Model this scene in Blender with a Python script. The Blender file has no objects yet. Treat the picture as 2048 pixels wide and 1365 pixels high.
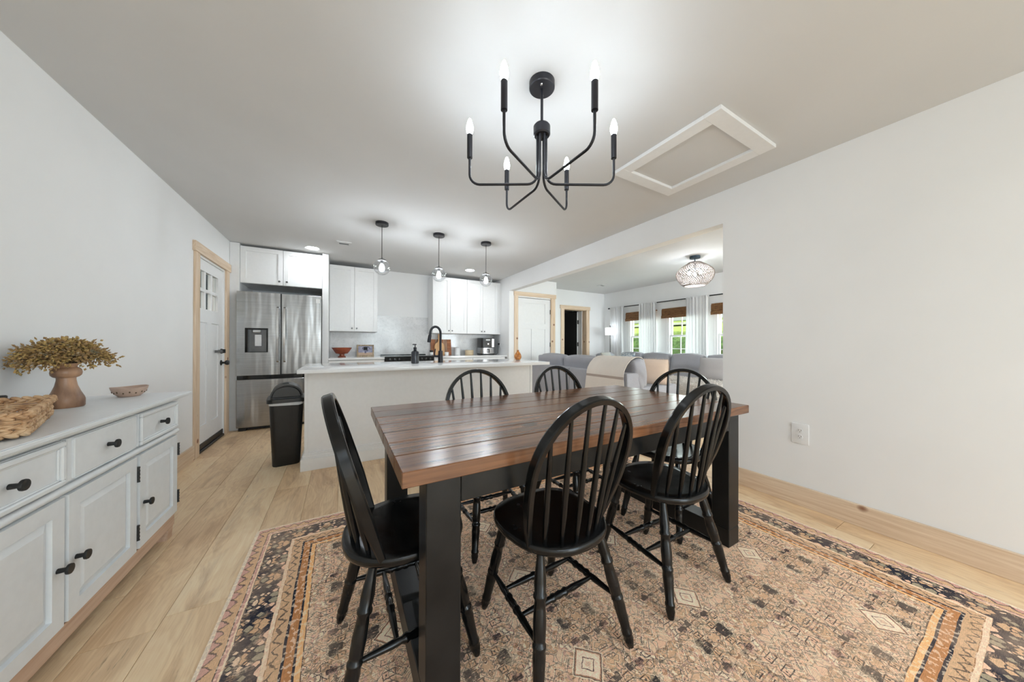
import bpy, bmesh, math, random
from mathutils import Vector, Matrix
random.seed(7)
PI = math.pi
S = bpy.context.scene
COL = S.collection

# ------------------------------------------------------------------ camera
FPX, PPY, CAMH = 608.43, 687.11, 1.131
YAW, PITCH, ROLL = [math.radians(a) for a in (29.364, .1368, .1635)]
fw = Vector((math.sin(YAW), math.cos(YAW), 0)); rt = Vector((math.cos(YAW), -math.sin(YAW), 0)); up = Vector((0, 0, 1))
fw2 = fw * math.cos(PITCH) + up * math.sin(PITCH); up2 = up * math.cos(PITCH) - fw * math.sin(PITCH)
rt3 = rt * math.cos(ROLL) + up2 * math.sin(ROLL); up3 = up2 * math.cos(ROLL) - rt * math.sin(ROLL)
cd = bpy.data.cameras.new('camera'); cam = bpy.data.objects.new('camera', cd); COL.objects.link(cam)
cam.matrix_world = Matrix(((rt3.x, up3.x, -fw2.x, 0), (rt3.y, up3.y, -fw2.y, 0), (rt3.z, up3.z, -fw2.z, CAMH), (0, 0, 0, 1)))
cd.sensor_width = 36; cd.lens = FPX / 2048 * 36; cd.shift_y = (PPY - 682.5) / 2048; cd.clip_start = .02; cd.clip_end = 300
S.camera = cam
# ------------------------------------------------------------------ light, exposure
S.view_settings.view_transform = 'Standard'; S.view_settings.look = 'None'; S.view_settings.gamma = 1
S.view_settings.use_curve_mapping = False
S.view_settings.exposure = 1.12
S.cycles.max_bounces = 8; S.cycles.diffuse_bounces = 5; S.cycles.glossy_bounces = 3; S.cycles.transmission_bounces = 4; S.cycles.transparent_max_bounces = 10
S.cycles.adaptive_threshold = .03
S.cycles.sample_clamp_indirect = 6; S.cycles.caustics_reflective = False; S.cycles.caustics_refractive = False
W = bpy.data.worlds.new('world'); S.world = W; W.use_nodes = True
wn = W.node_tree; bg = wn.nodes['Background']
sky = wn.nodes.new('ShaderNodeTexSky'); sky.sky_type = 'NISHITA'; sky.sun_disc = False
sky.sun_elevation = math.radians(48); sky.sun_rotation = math.radians(200); sky.air_density = 1.2; sky.dust_density = 3
wn.links.new(sky.outputs[0], bg.inputs[0]); bg.inputs[1].default_value = .11
def lamp(name, kind, loc, energy, rot=(0, 0, 0), size=1, sy=None, color=(1, 1, 1)):
    l = bpy.data.lights.new(name, kind); o = bpy.data.objects.new(name, l); COL.objects.link(o)
    o.location = loc; o.rotation_euler = rot; l.energy = energy; l.color = color
    if kind == 'AREA':
        l.size = size
        if sy: l.shape = 'RECTANGLE'; l.size_y = sy
    elif kind == 'SUN': l.angle = size
    else: l.shadow_soft_size = size
    return o
lamp('sun', 'SUN', (8, 6, 12), 3.0, (math.radians(-42), math.radians(-9), 0), math.radians(2), color=(1, .96, .9))
lamp('added_dining_fill', 'AREA', (1.75, -4.62, 1.25), 38, (math.radians(90), 0, 0), 1.8, 2.1, (.76, .91, 1))  # fill light added behind the camera to brighten the dining side
lamp('added_overhead_fill', 'AREA', (.8, -3.1, 2.47), 33, (0, 0, 0), 3.2, 1.8, (.66, .86, 1))  # soft overhead fill, added out of view to even out the room
lamp('added_living_fill', 'AREA', (4.5, -4.62, 1.25), 110, (math.radians(90), 0, 0), 2.2, 2.1, (.82, .93, 1))  # unseen fill added at the back to lift the living room
for wy in (4.6, 3.62, 2.64):
    lamp('window_daylight', 'AREA', (6.16, wy, 1.32), 11, (0, math.radians(90), 0), 1.1, .7, (.9, 1, .98))

# ------------------------------------------------------------------ materials
def lin(c):
    return tuple(((v / 255) / 12.92 if v / 255 <= .04045 else ((v / 255 + .055) / 1.055) ** 2.4) for v in c) + (1,)
class NT:
    def __init__(s, name, rough=.5, metal=0, color=None, coat=0, spec=.5):
        s.m = bpy.data.materials.new(name); s.m.use_nodes = True; s.t = s.m.node_tree; s.b = s.t.nodes['Principled BSDF']
        s.b.inputs['Roughness'].default_value = rough; s.b.inputs['Metallic'].default_value = metal
        s.b.inputs['Coat Weight'].default_value = coat; s.b.inputs['Specular IOR Level'].default_value = spec
        if color: s.b.inputs['Base Color'].default_value = color
    def n(s, t, **k):
        x = s.t.nodes.new(t)
        for a, v in k.items(): setattr(x, a, v)
        return x
    def set(s, sock, v):
        if isinstance(v, bpy.types.NodeSocket): s.t.links.new(v, sock)
        else: sock.default_value = v
    def coord(s, which='Object'): return s.n('ShaderNodeTexCoord').outputs[which]
    def mapping(s, v, scale=(1, 1, 1), loc=(0, 0, 0), rot=(0, 0, 0)):
        x = s.n('ShaderNodeMapping'); s.set(x.inputs[0], v); s.set(x.inputs['Location'], loc); x.inputs['Rotation'].default_value = rot; s.set(x.inputs['Scale'], scale); return x.outputs[0]
    def math(s, op, a, b=None, c=None):
        x = s.n('ShaderNodeMath', operation=op); s.set(x.inputs[0], a)
        if b is not None: s.set(x.inputs[1], b)
        if c is not None: s.set(x.inputs[2], c)
        return x.outputs[0]
    def noise(s, v, scale=5, detail=3, rough=.5, dist=0):
        x = s.n('ShaderNodeTexNoise'); s.set(x.inputs['Vector'], v); x.inputs['Scale'].default_value = scale; x.inputs['Detail'].default_value = detail
        x.inputs['Roughness'].default_value = rough; x.inputs['Distortion'].default_value = dist; return x.outputs['Fac']
    def vor(s, v, scale=5, feature='F1', metric='EUCLIDEAN', rnd=1):
        x = s.n('ShaderNodeTexVoronoi', feature=feature)
        if feature != 'DISTANCE_TO_EDGE': x.distance = metric
        s.set(x.inputs['Vector'], v); x.inputs['Scale'].default_value = scale; x.inputs['Randomness'].default_value = rnd; return x.outputs
    def ramp(s, f, stops, interp='LINEAR'):
        x = s.n('ShaderNodeValToRGB'); x.color_ramp.interpolation = interp; s.set(x.inputs[0], f); e = x.color_ramp.elements
        while len(e) < len(stops): e.new(.5)
        for el, (p, c) in zip(e, stops): el.position = p; el.color = c if len(c) == 4 else tuple(c) + (1,)
        return x.outputs[0]
    def mix(s, f, a, b, blend='MIX'):
        x = s.n('ShaderNodeMix', data_type='RGBA', blend_type=blend); s.set(x.inputs[0], f); s.set(x.inputs[6], a); s.set(x.inputs[7], b); return x.outputs[2]
    def color(s, v): s.set(s.b.inputs['Base Color'], v)
    def bump(s, h, strength=.2, dist=.01):
        x = s.n('ShaderNodeBump'); x.inputs['Strength'].default_value = strength; x.inputs['Distance'].default_value = dist
        s.set(x.inputs['Height'], h); s.t.links.new(x.outputs[0], s.b.inputs['Normal'])
    def sep(s, v):
        x = s.n('ShaderNodeSeparateXYZ'); s.set(x.inputs[0], v); return x.outputs
    def comb(s, x_, y_, z_=0.0):
        x = s.n('ShaderNodeCombineXYZ'); s.set(x.inputs[0], x_); s.set(x.inputs[1], y_); s.set(x.inputs[2], z_); return x.outputs[0]
def g(v): return (v, v, v, 1)
def plain(name, c, rough=.5, metal=0, coat=0, spec=.5, noise=.04, scale=30):
    m = NT(name, rough, metal, None, coat, spec)
    f = m.noise(m.coord(), scale, 3)
    c2 = tuple(v * (1 - noise * 2) for v in c[:3]) + (1,); c3 = tuple(min(1, v * (1 + noise)) for v in c[:3]) + (1,)
    m.color(m.ramp(f, [(.3, c2), (.7, c3)])); return m.m
def wood(name, dark, light, grain=(40, 2, 40), rough=.5, coat=0, knots=0, knot_col=None, rnd=False, contrast=1, bump=.1):
    m = NT(name, rough, coat=coat); v = m.coord()
    if rnd:
        oi = m.n('ShaderNodeObjectInfo').outputs['Random']
        ad = m.n('ShaderNodeVectorMath', operation='ADD'); m.set(ad.inputs[0], v); m.set(ad.inputs[1], m.comb(m.math('MULTIPLY', oi, 37.), m.math('MULTIPLY', oi, 91.), m.math('MULTIPLY', oi, 13.))); v = ad.outputs[0]
    gv = m.mapping(v, grain)
    f1 = m.noise(gv, 1.0, 5, .6, .4); f2 = m.noise(m.mapping(v, tuple(x * .22 for x in grain)), 1.0, 3, .5, 1.6)
    rings = m.math('SINE', m.math('MULTIPLY', f2, 38.))
    f = m.math('ADD', m.math('MULTIPLY', f1, .55), m.math('ADD', m.math('MULTIPLY', f2, .4), m.math('MULTIPLY', rings, .05)))
    if rnd: f = m.math('ADD', f, m.math('MULTIPLY', m.math('SUBTRACT', oi, .5), .10))
    lo, hi = .5 - .18 / contrast, .5 + .16 / contrast
    c = m.ramp(f, [(max(0, lo - .03), dark), (min(1, hi), light)])
    if knots:
        d = m.vor(m.mapping(v, tuple(x * knots / 10 for x in (1, 1, 1))), 10, 'F1')['Distance'] if 0 else None
        kv = m.vor(v, knots, 'F1')
        c = m.mix(m.ramp(m.math('ADD', kv['Distance'], m.math('MULTIPLY', f1, .03)), [(.10, (1, 1, 1)), (.17, (0, 0, 0))]), c, knot_col)
    m.color(c)
    if bump: m.bump(f1, bump, .002)
    return m.m
MT = {}
MT['wall'] = plain('wall_paint', g(.85), .75, noise=.012, scale=2)
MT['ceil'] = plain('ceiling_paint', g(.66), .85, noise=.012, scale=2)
MT['white'] = plain('white_satin_paint', g(.82), .38, noise=.01)
MT['cab'] = plain('cabinet_white_paint', g(.84), .35, noise=.01)
MT['side'] = plain('sideboard_grey_paint', lin((226, 228, 229)), .4, noise=.015)
MT['darkgap'] = plain('dark_gap', g(.02), .7)
MT['black'] = plain('black_hardware', g(.012), .42, noise=.1)
MT['navy'] = plain('dark_bronze_metal', lin((38, 38, 44)), .36, .3, noise=.08)
MT['steel'] = None
MT['chrome'] = plain('chrome', g(.7), .15, 1)
MT['post'] = plain('black_painted_timber', g(.011), .36, spec=.32, noise=.25, scale=9)
MT['plastic'] = plain('black_plastic', g(.012), .33, noise=.1)
MT['bag'] = plain('white_bag_plastic', g(.7), .4)
MT['glassblack'] = plain('black_glass', g(.01), .08)
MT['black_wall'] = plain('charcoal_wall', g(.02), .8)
MT['pine'] = wood('pine_boards', lin((204, 174, 142)), lin((232, 212, 188)), (60, 60, 3), .55, 0, 5.5, lin((134, 88, 62)), contrast=1)
MT['pine_h'] = wood('pine_boards_level', lin((204, 174, 142)), lin((232, 212, 188)), (60, 3, 60), .55, 0, 4.5, lin((134, 88, 62)))
MT['pine_x'] = wood('pine_boards_cross', lin((204, 174, 142)), lin((232, 212, 188)), (3, 60, 60), .55, 0, 4.5, lin((134, 88, 62)))
def m_oak():
    m = NT('oak_planks', .40); v = m.coord(); oi = m.n('ShaderNodeObjectInfo').outputs['Random']
    ad = m.n('ShaderNodeVectorMath', operation='ADD'); m.set(ad.inputs[0], v); m.set(ad.inputs[1], m.comb(m.math('MULTIPLY', oi, 37.), m.math('MULTIPLY', oi, 91.), m.math('MULTIPLY', oi, 13.))); v = ad.outputs[0]
    warp = m.noise(m.mapping(v, (6, 2.2, 6)), 1, 3, .5, .6)
    cath = m.math('SINE', m.math('MULTIPLY', warp, 70.)); fine = m.noise(m.mapping(v, (170, 7, 170)), 1, 3, .6)
    blot = m.noise(m.mapping(v, (7, 1.9, 7), (3, 1, 2)), 1, 5, .62, .5); crack = m.noise(m.mapping(v, (34, 4.5, 34), (9, 4, 2)), 1, 4, .6)
    f = m.math('ADD', m.math('MULTIPLY', warp, .45), m.math('ADD', m.math('MULTIPLY', fine, .32), m.math('MULTIPLY', cath, .035)))
    f = m.math('ADD', f, m.math('MULTIPLY', m.math('SUBTRACT', oi, .5), .16))
    c = m.ramp(f, [(.22, lin((214, 178, 138))), (.40, lin((238, 208, 168))), (.58, lin((250, 228, 192)))])
    c = m.mix(m.ramp(blot, [(.54, (0, 0, 0)), (.74, (.75, .75, .75))]), c, lin((176, 138, 104)))
    c = m.mix(m.math('MULTIPLY', m.ramp(crack, [(.66, (0, 0, 0)), (.72, (.8, .8, .8))]), m.ramp(blot, [(.50, (0, 0, 0)), (.62, (1, 1, 1))])), c, lin((104, 78, 56)))
    m.color(c); m.bump(fine, .05, .002); return m.m
MT['oak'] = m_oak()
MT['rawwood'] = wood('raw_base_wood', lin((186, 150, 125)), lin((216, 188, 164)), (50, 3, 50), .6)
MT['table'] = wood('stained_table_boards', lin((54, 33, 22)), lin((142, 97, 67)), (2.2, 34, 34), .25, 0, 3.2, lin((34, 20, 14)), True, 1.0, .12)
MT['vasewood'] = wood('mango_wood', lin((78, 46, 28)), lin((204, 160, 126)), (11, 11, 3), .4, .1)
MT['boardA'] = wood('dark_cutting_board', lin((120, 66, 34)), lin((190, 120, 70)), (3, 30, 40), .5)
MT['boardB'] = wood('light_cutting_board', lin((190, 140, 90)), lin((226, 182, 130)), (40, 30, 3), .5)
MT['bowlred'] = wood('red_wood', lin((92, 34, 16)), lin((176, 84, 44)), (6, 6, 26), .35, .2)
MT['balsa'] = wood('pale_wood', lin((196, 172, 136)), lin((224, 204, 172)), (6, 6, 30), .5)

def m_chair():
    m = NT('black_chair_lacquer', .22, spec=.36); v = m.coord()
    f = m.noise(v, 9, 4, .6); w = m.noise(v, 60, 6, .75)
    geo = m.n('ShaderNodeNewGeometry').outputs['Pointiness']
    base = m.ramp(f, [(.35, g(.004)), (.7, g(.010))])
    m.color(m.mix(m.ramp(w, [(.76, (0, 0, 0)), (.80, (.6, .6, .6))]), base, lin((70, 56, 46))))
    m.set(m.b.inputs['Roughness'], m.ramp(f, [(.3, g(.14)), (.7, g(.28))])); return m.m
MT['chair'] = m_chair()
def m_steel():
    m = NT('brushed_steel', .27, 1); v = m.coord()
    f = m.noise(m.mapping(v, (3, 3, 160)), 1, 3); w = m.noise(m.mapping(v, (6, 1, .9)), 1, 2)
    m.color(m.ramp(f, [(.3, g(.36)), (.7, g(.44))])); m.bump(w, .45, .04); return m.m
MT['steel'] = m_steel()
def m_quartz():
    m = NT('quartz', .08); v = m.coord()
    f = m.noise(v, 3, 5, .6, .6); s = m.noise(v, 90, 3)
    m.color(m.mix(m.ramp(s, [(.55, (0, 0, 0)), (.75, (.35, .35, .35))]), m.ramp(f, [(.35, g(.79)), (.6, g(.85))]), g(.7))); return m.m
MT['quartz'] = m_quartz()
def m_splash():
    m = NT('speckled_quartz_splash', .10); v = m.coord()
    f = m.noise(v, 4, 5, .65, .5); s = m.noise(v, 38, 4, .7)
    m.color(m.mix(m.ramp(s, [(.52, (0, 0, 0)), (.72, (.5, .5, .5))]), m.ramp(f, [(.3, g(.62)), (.65, g(.78))]), g(.45))); return m.m
MT['splash'] = m_splash()
def m_glass(name, tint=(1, 1, 1, 1), mx=.08, rim=.45):
    m = NT(name); t = m.t
    tr = m.n('ShaderNodeBsdfTransparent'); tr.inputs[0].default_value = tint
    gl = m.n('ShaderNodeBsdfGlossy'); gl.inputs['Roughness'].default_value = .02
    lw = m.n('ShaderNodeLayerWeight'); lw.inputs[0].default_value = .25
    x = m.n('ShaderNodeMixShader'); t.links.new(m.math('MULTIPLY_ADD', m.math('POWER', lw.outputs['Facing'], 1.5), rim, mx), x.inputs[0])
    t.links.new(tr.outputs[0], x.inputs[1]); t.links.new(gl.outputs[0], x.inputs[2])
    t.links.new(x.outputs[0], t.nodes['Material Output'].inputs[0]); return m.m
MT['glass'] = m_glass('window_glass', (.95, .97, .96, 1), .02, .12)
MT['globe'] = m_glass('clear_globe_glass', (.97, .98, 1, 1), .07, .95)
def m_emit(name, c, s):
    m = NT(name, color=c); m.set(m.b.inputs['Emission Color'], c); m.b.inputs['Emission Strength'].default_value = s; return m.m
MT['bulb'] = m_emit('lit_candle_bulb', (.82, .92, 1, 1), 35)
MT['pbulb'] = m_emit('lit_pendant_bulb', (.9, .96, 1, 1), 118)
MT['lbulb'] = m_emit('lit_lamp_bulb', (.9, .96, 1, 1), 14)
MT['led'] = m_emit('lit_downlight', (.9, .96, 1, 1), 42)
MT['rbulb'] = m_emit('lit_rattan_bulb', (.9, .96, 1, 1), 220)
MT['lshade'] = m_emit('lit_lamp_shade', (.93, .97, 1, 1), 1.1)
def fabric(name, c, scale=220, var=.12, rough=.9):
    m = NT(name, rough, spec=.15); v = m.coord(); f = m.noise(v, scale, 2); w = m.noise(v, 4, 3)
    k = m.math('ADD', m.math('MULTIPLY', f, .6), m.math('MULTIPLY', w, .4))
    m.color(m.ramp(k, [(.35, tuple(x * (1 - var) for x in c[:3])), (.65, tuple(min(1, x * (1 + var)) for x in c[:3]))])); m.bump(f, .25, .003)
    m.b.inputs['Sheen Weight'].default_value = .15
    return m.m
MT['sofa'] = fabric('grey_sofa_cloth', lin((166, 166, 172)))
MT['throw'] = fabric('cream_throw_cloth', lin((226, 216, 206)), 160, .05)
MT['throwstripe'] = fabric('taupe_stripe_cloth', lin((176, 160, 150)), 160, .05)
MT['blush'] = fabric('blush_pillow_cloth', lin((214, 192, 174)), 160, .06)
MT['sage'] = fabric('grey_beige_pillow_cloth', lin((178, 176, 168)), 160, .06)
MT['greyp'] = fabric('pale_grey_pillow_cloth', lin((176, 172, 172)), 160, .06)
MT['shag'] = fabric('shaggy_white_cloth', lin((222, 216, 210)), 60, .12)
def m_patt():
    m = NT('blue_patterned_cloth', .9); f = m.noise(m.coord(), 22, 4, .6, 1.5)
    m.color(m.ramp(f, [(.42, lin((120, 138, 156))), (.5, lin((206, 212, 216))), (.6, lin((228, 228, 226)))])); return m.m
MT['patt'] = m_patt()
def m_curtain():
    m = NT('sheer_white_cloth', .9, color=g(.85), spec=.1); t = m.t
    tl = m.n('ShaderNodeBsdfTranslucent'); tl.inputs[0].default_value = g(.85)
    f = m.noise(m.mapping(m.coord(), (260, 260, 200)), 1, 2); m.color(m.ramp(f, [(.3, g(.78)), (.7, g(.88))]))
    x = m.n('ShaderNodeMixShader'); x.inputs[0].default_value = .35
    t.links.new(m.b.outputs[0], x.inputs[1]); t.links.new(tl.outputs[0], x.inputs[2]); t.links.new(x.outputs[0], t.nodes['Material Output'].inputs[0]); return m.m
MT['curtain'] = m_curtain()
def m_bamboo():
    m = NT('woven_bamboo', .7); v = m.coord(); f = m.noise(m.mapping(v, (3, 14, 90)), 1, 3); w = m.math('SINE', m.math('MULTIPLY', m.sep(v)[1], 190.))
    c = m.ramp(f, [(.3, lin((88, 56, 34))), (.55, lin((140, 98, 60))), (.75, lin((112, 98, 50)))])
    m.color(m.mix(m.ramp(w, [(.75, (0, 0, 0)), (.95, (.5, .5, .5))]), c, lin((60, 38, 26)))); return m.m
MT['bamboo'] = m_bamboo()
MT['rattan'] = plain('grey_rattan', lin((150, 140, 134)), .6, noise=.15)
def m_leaf():
    m = NT('dried_leaf', .7); v = m.coord(); f = m.noise(v, 34, 3); r = m.math('MULTIPLY', m.n('ShaderNodeVectorMath', operation='LENGTH').outputs['Value'], 1.)
    m.color(m.ramp(f, [(.28, lin((96, 84, 50))), (.42, lin((182, 152, 92))), (.56, lin((146, 112, 72))), (.70, lin((158, 150, 122)))])); return m.m
MT['leaf'] = m_leaf()
MT['stem'] = plain('brown_stem', lin((92, 74, 50)), .8)
def m_braid():
    m = NT('water_hyacinth_braid', .65); v = m.coord(); f = m.noise(v, 26, 3); h = m.noise(m.mapping(v, (50, 50, 260)), 1, 3)
    k = m.math('ADD', m.math('MULTIPLY', f, .75), m.math('MULTIPLY', h, .25))
    m.color(m.ramp(k, [(.30, lin((88, 56, 38))), (.44, lin((186, 146, 106))), (.62, lin((220, 188, 150))), (.75, lin((168, 152, 136)))])); m.bump(h, .4, .004); return m.m
MT['braid'] = m_braid()
MT['clay'] = plain('pink_clay', lin((192, 164, 146)), .5, noise=.06)
MT['amber'] = None
def m_amber():
    m = NT('amber_glass', .12, color=lin((216, 132, 50))); m.b.inputs['Transmission Weight'].default_value = .35
    f = m.noise(m.mapping(m.coord(), (30, 30, 60)), 1, 2); m.color(m.ramp(f, [(.35, lin((176, 92, 34))), (.65, lin((236, 160, 84)))])); m.bump(f, .4, .004); return m.m
MT['amber'] = m_amber()
MT['ceramic'] = plain('white_ceramic', g(.82), .3, noise=.01)
MT['soap'] = plain('smoked_bottle', lin((48, 50, 58)), .2, noise=.15)
MT['label'] = plain('white_label', g(.8), .5, noise=.01)
MT['knobgrey'] = plain('grey_knob_metal', g(.16), .35, .7)
MT['gunmetal'] = plain('sideboard_knob_metal', g(.03), .4, .5)
MT['oxblue'] = plain('dusty_blue_metal', lin((60, 78, 92)), .45, .2)
def m_picture():
    m = NT('blue_flower_print', .4); v = m.coord(); p = m.sep(v)
    f = m.noise(v, 42, 5, .7, 1.6); f2 = m.noise(v, 12, 3)
    sky_ = m.ramp(f2, [(.3, lin((120, 122, 150))), (.7, lin((186, 184, 200)))])
    rr = m.math('ADD', m.math('POWER', m.math('MULTIPLY', m.math('SUBTRACT', p[0], .01), 14.), 2), m.math('POWER', m.math('MULTIPLY', m.math('SUBTRACT', p[2], .125), 19.), 2))
    fl = m.math('MULTIPLY', m.math('LESS_THAN', rr, .8), m.math('GREATER_THAN', f, .5))
    c = m.mix(fl, sky_, lin((58, 58, 92))); c = m.mix(m.math('LESS_THAN', p[2], .065), c, lin((188, 160, 136)))
    c = m.mix(m.math('MULTIPLY', m.math('LESS_THAN', m.math('ABSOLUTE', p[0]), .012), m.math('LESS_THAN', m.math('ABSOLUTE', m.math('SUBTRACT', p[2], .075)), .022)), c, lin((96, 92, 120)))
    m.color(c); return m.m
MT['picture'] = m_picture()
MT['goldframe'] = wood('weathered_gold_frame', lin((120, 98, 70)), lin((186, 164, 130)), (40, 40, 40), .45)
def m_ground():
    m = NT('lawn', .95, spec=.1); v = m.coord(); f = m.noise(v, 2.2, 5, .7); f2 = m.noise(v, 14, 4, .7)
    far = m.sep(v)[0]
    lawn = m.ramp(f2, [(.35, lin((128, 156, 64))), (.65, lin((186, 206, 112)))])
    bank = m.ramp(m.math('ADD', m.math('MULTIPLY', f, .6), m.math('MULTIPLY', f2, .4)), [(.36, lin((74, 66, 44))), (.48, lin((70, 100, 56))), (.62, lin((124, 150, 88)))])
    m.color(m.mix(m.ramp(m.math('MULTIPLY', far, .05), [(.47, (0, 0, 0)), (.53, (1, 1, 1))]), bank, lawn)); return m.m
MT['lawn'] = m_ground()
MT['road'] = plain('pale_road', lin((214, 212, 206)), .9, noise=.04)
MT['tree'] = plain('tree_leaves', lin((62, 92, 44)), .9, noise=.35, scale=3)
MT['bark'] = plain('bark', lin((70, 58, 48)), .9, noise=.2)
def m_siding():
    m = NT('grey_batten_siding', .7); w = m.math('SINE', m.math('MULTIPLY', m.sep(m.coord())[1], 75.))
    m.color(m.ramp(w, [(.1, g(.012)), (.5, g(.05)), (.9, g(.10))])); return m.m
MT['siding'] = m_siding()

def m_rug():
    HX, HY = 1.48, 1.20
    m = NT('distressed_persian_weave', .95, spec=.1); v0 = m.coord()
    # slight warp of the weave
    wv = m.noise(v0, 7, 2); wv2 = m.noise(m.mapping(v0, (1, 1, 1), (5, 3, 0)), 60, 2)
    p = m.sep(v0)
    X = m.math('ADD', p[0], m.math('MULTIPLY', m.math('SUBTRACT', wv2, .5), .012)); Y = m.math('ADD', p[1], m.math('MULTIPLY', m.math('SUBTRACT', wv, .5), .02))
    ax = m.math('SUBTRACT', HX, m.math('ABSOLUTE', p[0])); ay = m.math('SUBTRACT', HY, m.math('ABSOLUTE', p[1]))
    d = m.math('ADD', m.math('MINIMUM', ax, ay), m.math('MULTIPLY', m.math('SUBTRACT', wv, .5), .012))
    side = m.math('LESS_THAN', ax, ay)
    t = m.math('ADD', m.math('MULTIPLY', side, Y), m.math('MULTIPLY', m.math('SUBTRACT', 1., side), X))
    # palettes
    TAN, SAND, PEACH, RUST, CREAM, OLIVE, NAVY, ROSE = [lin(c) for c in ((182, 148, 116), (202, 176, 150), (206, 170, 144), (152, 108, 82), (224, 204, 180), (142, 130, 110), (40, 41, 50), (176, 136, 124))]
    pal = [(0, SAND), (.16, TAN), (.3, PEACH), (.42, RUST), (.52, CREAM), (.62, ROSE), (.74, TAN), (.84, SAND), (.93, OLIVE)]
    # field: mirrored tiles give symmetrical motifs
    fu = m.math('PINGPONG', X, .20); fv = m.math('PINGPONG', Y, .165)
    fc = m.comb(fu, fv)
    a = m.vor(fc, 30, 'F1', 'CHEBYCHEV', .9); ae = m.vor(fc, 30, 'DISTANCE_TO_EDGE', rnd=.9)['Distance']
    fc2 = m.comb(m.math('PINGPONG', X, .10), m.math('PINGPONG', Y, .0825))
    b = m.vor(fc2, 84, 'F1', 'MANHATTAN', .7); ros = m.vor(fc, 13, 'F1', 'EUCLIDEAN', .8)
    big = m.vor(fc, 7.5, 'F1', 'MANHATTAN')
    ca = m.ramp(m.sep(a['Color'])[0], pal, 'CONSTANT'); cb = m.ramp(m.sep(b['Color'])[1], pal, 'CONSTANT')
    small = m.math('GREATER_THAN', m.sep(a['Color'])[2], .45)
    ground = m.ramp(m.noise(v0, 6, 4, .6), [(.3, lin((172, 136, 108))), (.5, lin((198, 164, 136))), (.7, lin((214, 186, 160)))])
    field = m.mix(.72, ground, m.mix(m.math('MULTIPLY', small, .9), ca, cb))
    bf = m.math('FRACT', m.math('MULTIPLY', big['Distance'], 4.5))
    rings = m.math('LESS_THAN', bf, .09); pale = m.math('MULTIPLY', m.math('LESS_THAN', bf, .22), m.math('GREATER_THAN', bf, .09))
    wear = m.noise(v0, 13, 5, .75); wearf = m.noise(m.mapping(v0, (45, 260, 1)), 1, 4, .75)
    wsum = m.math('ADD', m.math('MULTIPLY', wear, .6), m.math('MULTIPLY', wearf, .4))
    keep = m.ramp(wsum, [(.41, (.1, .1, .1)), (.51, (1, 1, 1))])
    def contour(dst, r, w): return m.math('LESS_THAN', m.math('ABSOLUTE', m.math('SUBTRACT', dst, r)), w)
    lineA = m.math('MULTIPLY', m.math('ADD', contour(a['Distance'], .34, .05), m.math('LESS_THAN', a['Distance'], .10)), m.math('GREATER_THAN', m.sep(a['Color'])[1], .3))
    lineB = m.math('MULTIPLY', contour(b['Distance'], .45, .12), small)
    rosr = m.math('MULTIPLY', m.math('ADD', contour(ros['Distance'], .24, .022), contour(ros['Distance'], .14, .014)), m.math('GREATER_THAN', m.sep(ros['Color'])[0], .4))
    rosp = m.math('MULTIPLY', m.math('LESS_THAN', ros['Distance'], .24), m.math('GREATER_THAN', m.sep(ros['Color'])[0], .4))
    ink = m.math('MINIMUM', m.math('ADD', m.math('ADD', m.math('ADD', lineA, m.math('MULTIPLY', m.math('LESS_THAN', ae, .04), .5)), m.math('MULTIPLY', lineB, .75)), m.math('ADD', rings, rosr)), 1.)
    field = m.mix(m.math('MULTIPLY', pale, .6), field, CREAM); field = m.mix(m.math('MULTIPLY', rosp, .55), field, m.ramp(m.sep(ros['Color'])[1], [(0, lin((136, 92, 70))), (.35, CREAM), (.7, TAN)], 'CONSTANT'))
    field = m.mix(m.math('MULTIPLY', m.math('MULTIPLY', ink, keep), .95), field, lin((46, 43, 46)))
    # medallions
    mu = m.math('SUBTRACT', m.math('PINGPONG', X, .58), .29); mv = m.math('SUBTRACT', m.math('PINGPONG', m.math('ADD', Y, .1), .46), .23)
    md = m.math('ADD', m.math('ABSOLUTE', mu), m.math('ABSOLUTE', mv))
    med = m.ramp(m.math('MULTIPLY', md, 8.), [(0, g(.5)), (.1, g(1)), (.2, g(0)), (.24, g(1)), (.46, g(.3)), (.5, g(0)), (.54, g(1)), (.58, g(0.))], 'CONSTANT')
    inm = m.math('LESS_THAN', md, .0725)
    medc = m.ramp(med, [(0, lin((66, 58, 56))), (.2, RUST), (.45, SAND), (.9, CREAM)], 'CONSTANT')
    field = m.mix(m.math('MULTIPLY', inm, .75), field, medc)
    # main border: scrolling dark pattern
    bt = m.math('PINGPONG', t, .14); bc = m.comb(bt, d)
    mb = m.vor(bc, 32, 'F1', 'MANHATTAN', .8); mbe = m.vor(bc, 32, 'DISTANCE_TO_EDGE', rnd=.8)['Distance']
    mcol = m.ramp(m.sep(mb['Color'])[0], [(0, SAND), (.25, TAN), (.5, PEACH), (.7, OLIVE), (.85, TAN)], 'CONSTANT')
    petal = m.math('GREATER_THAN', m.math('ADD', mb['Distance'], m.math('MULTIPLY', wv2, .2)), .86)
    mink = m.math('MINIMUM', m.math('ADD', petal, m.math('LESS_THAN', mbe, .055)), 1.)
    mkeep = m.ramp(wsum, [(.38, (.15, .15, .15)), (.5, (1, 1, 1))])
    main = m.mix(m.math('MULTIPLY', mink, mkeep), mcol, NAVY)
    # guard: zigzag
    zz = m.math('ADD', m.math('MULTIPLY', m.math('PINGPONG', t, .026), 1.0), m.math('MULTIPLY', m.math('SUBTRACT', wv2, .5), .03))
    def guard(d0):
        k = m.math('ABSOLUTE', m.math('SUBTRACT', m.math('SUBTRACT', d, d0), zz))
        return m.math('LESS_THAN', k, .0042)
    gz = m.math('MAXIMUM', guard(.018), guard(.212))
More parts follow.
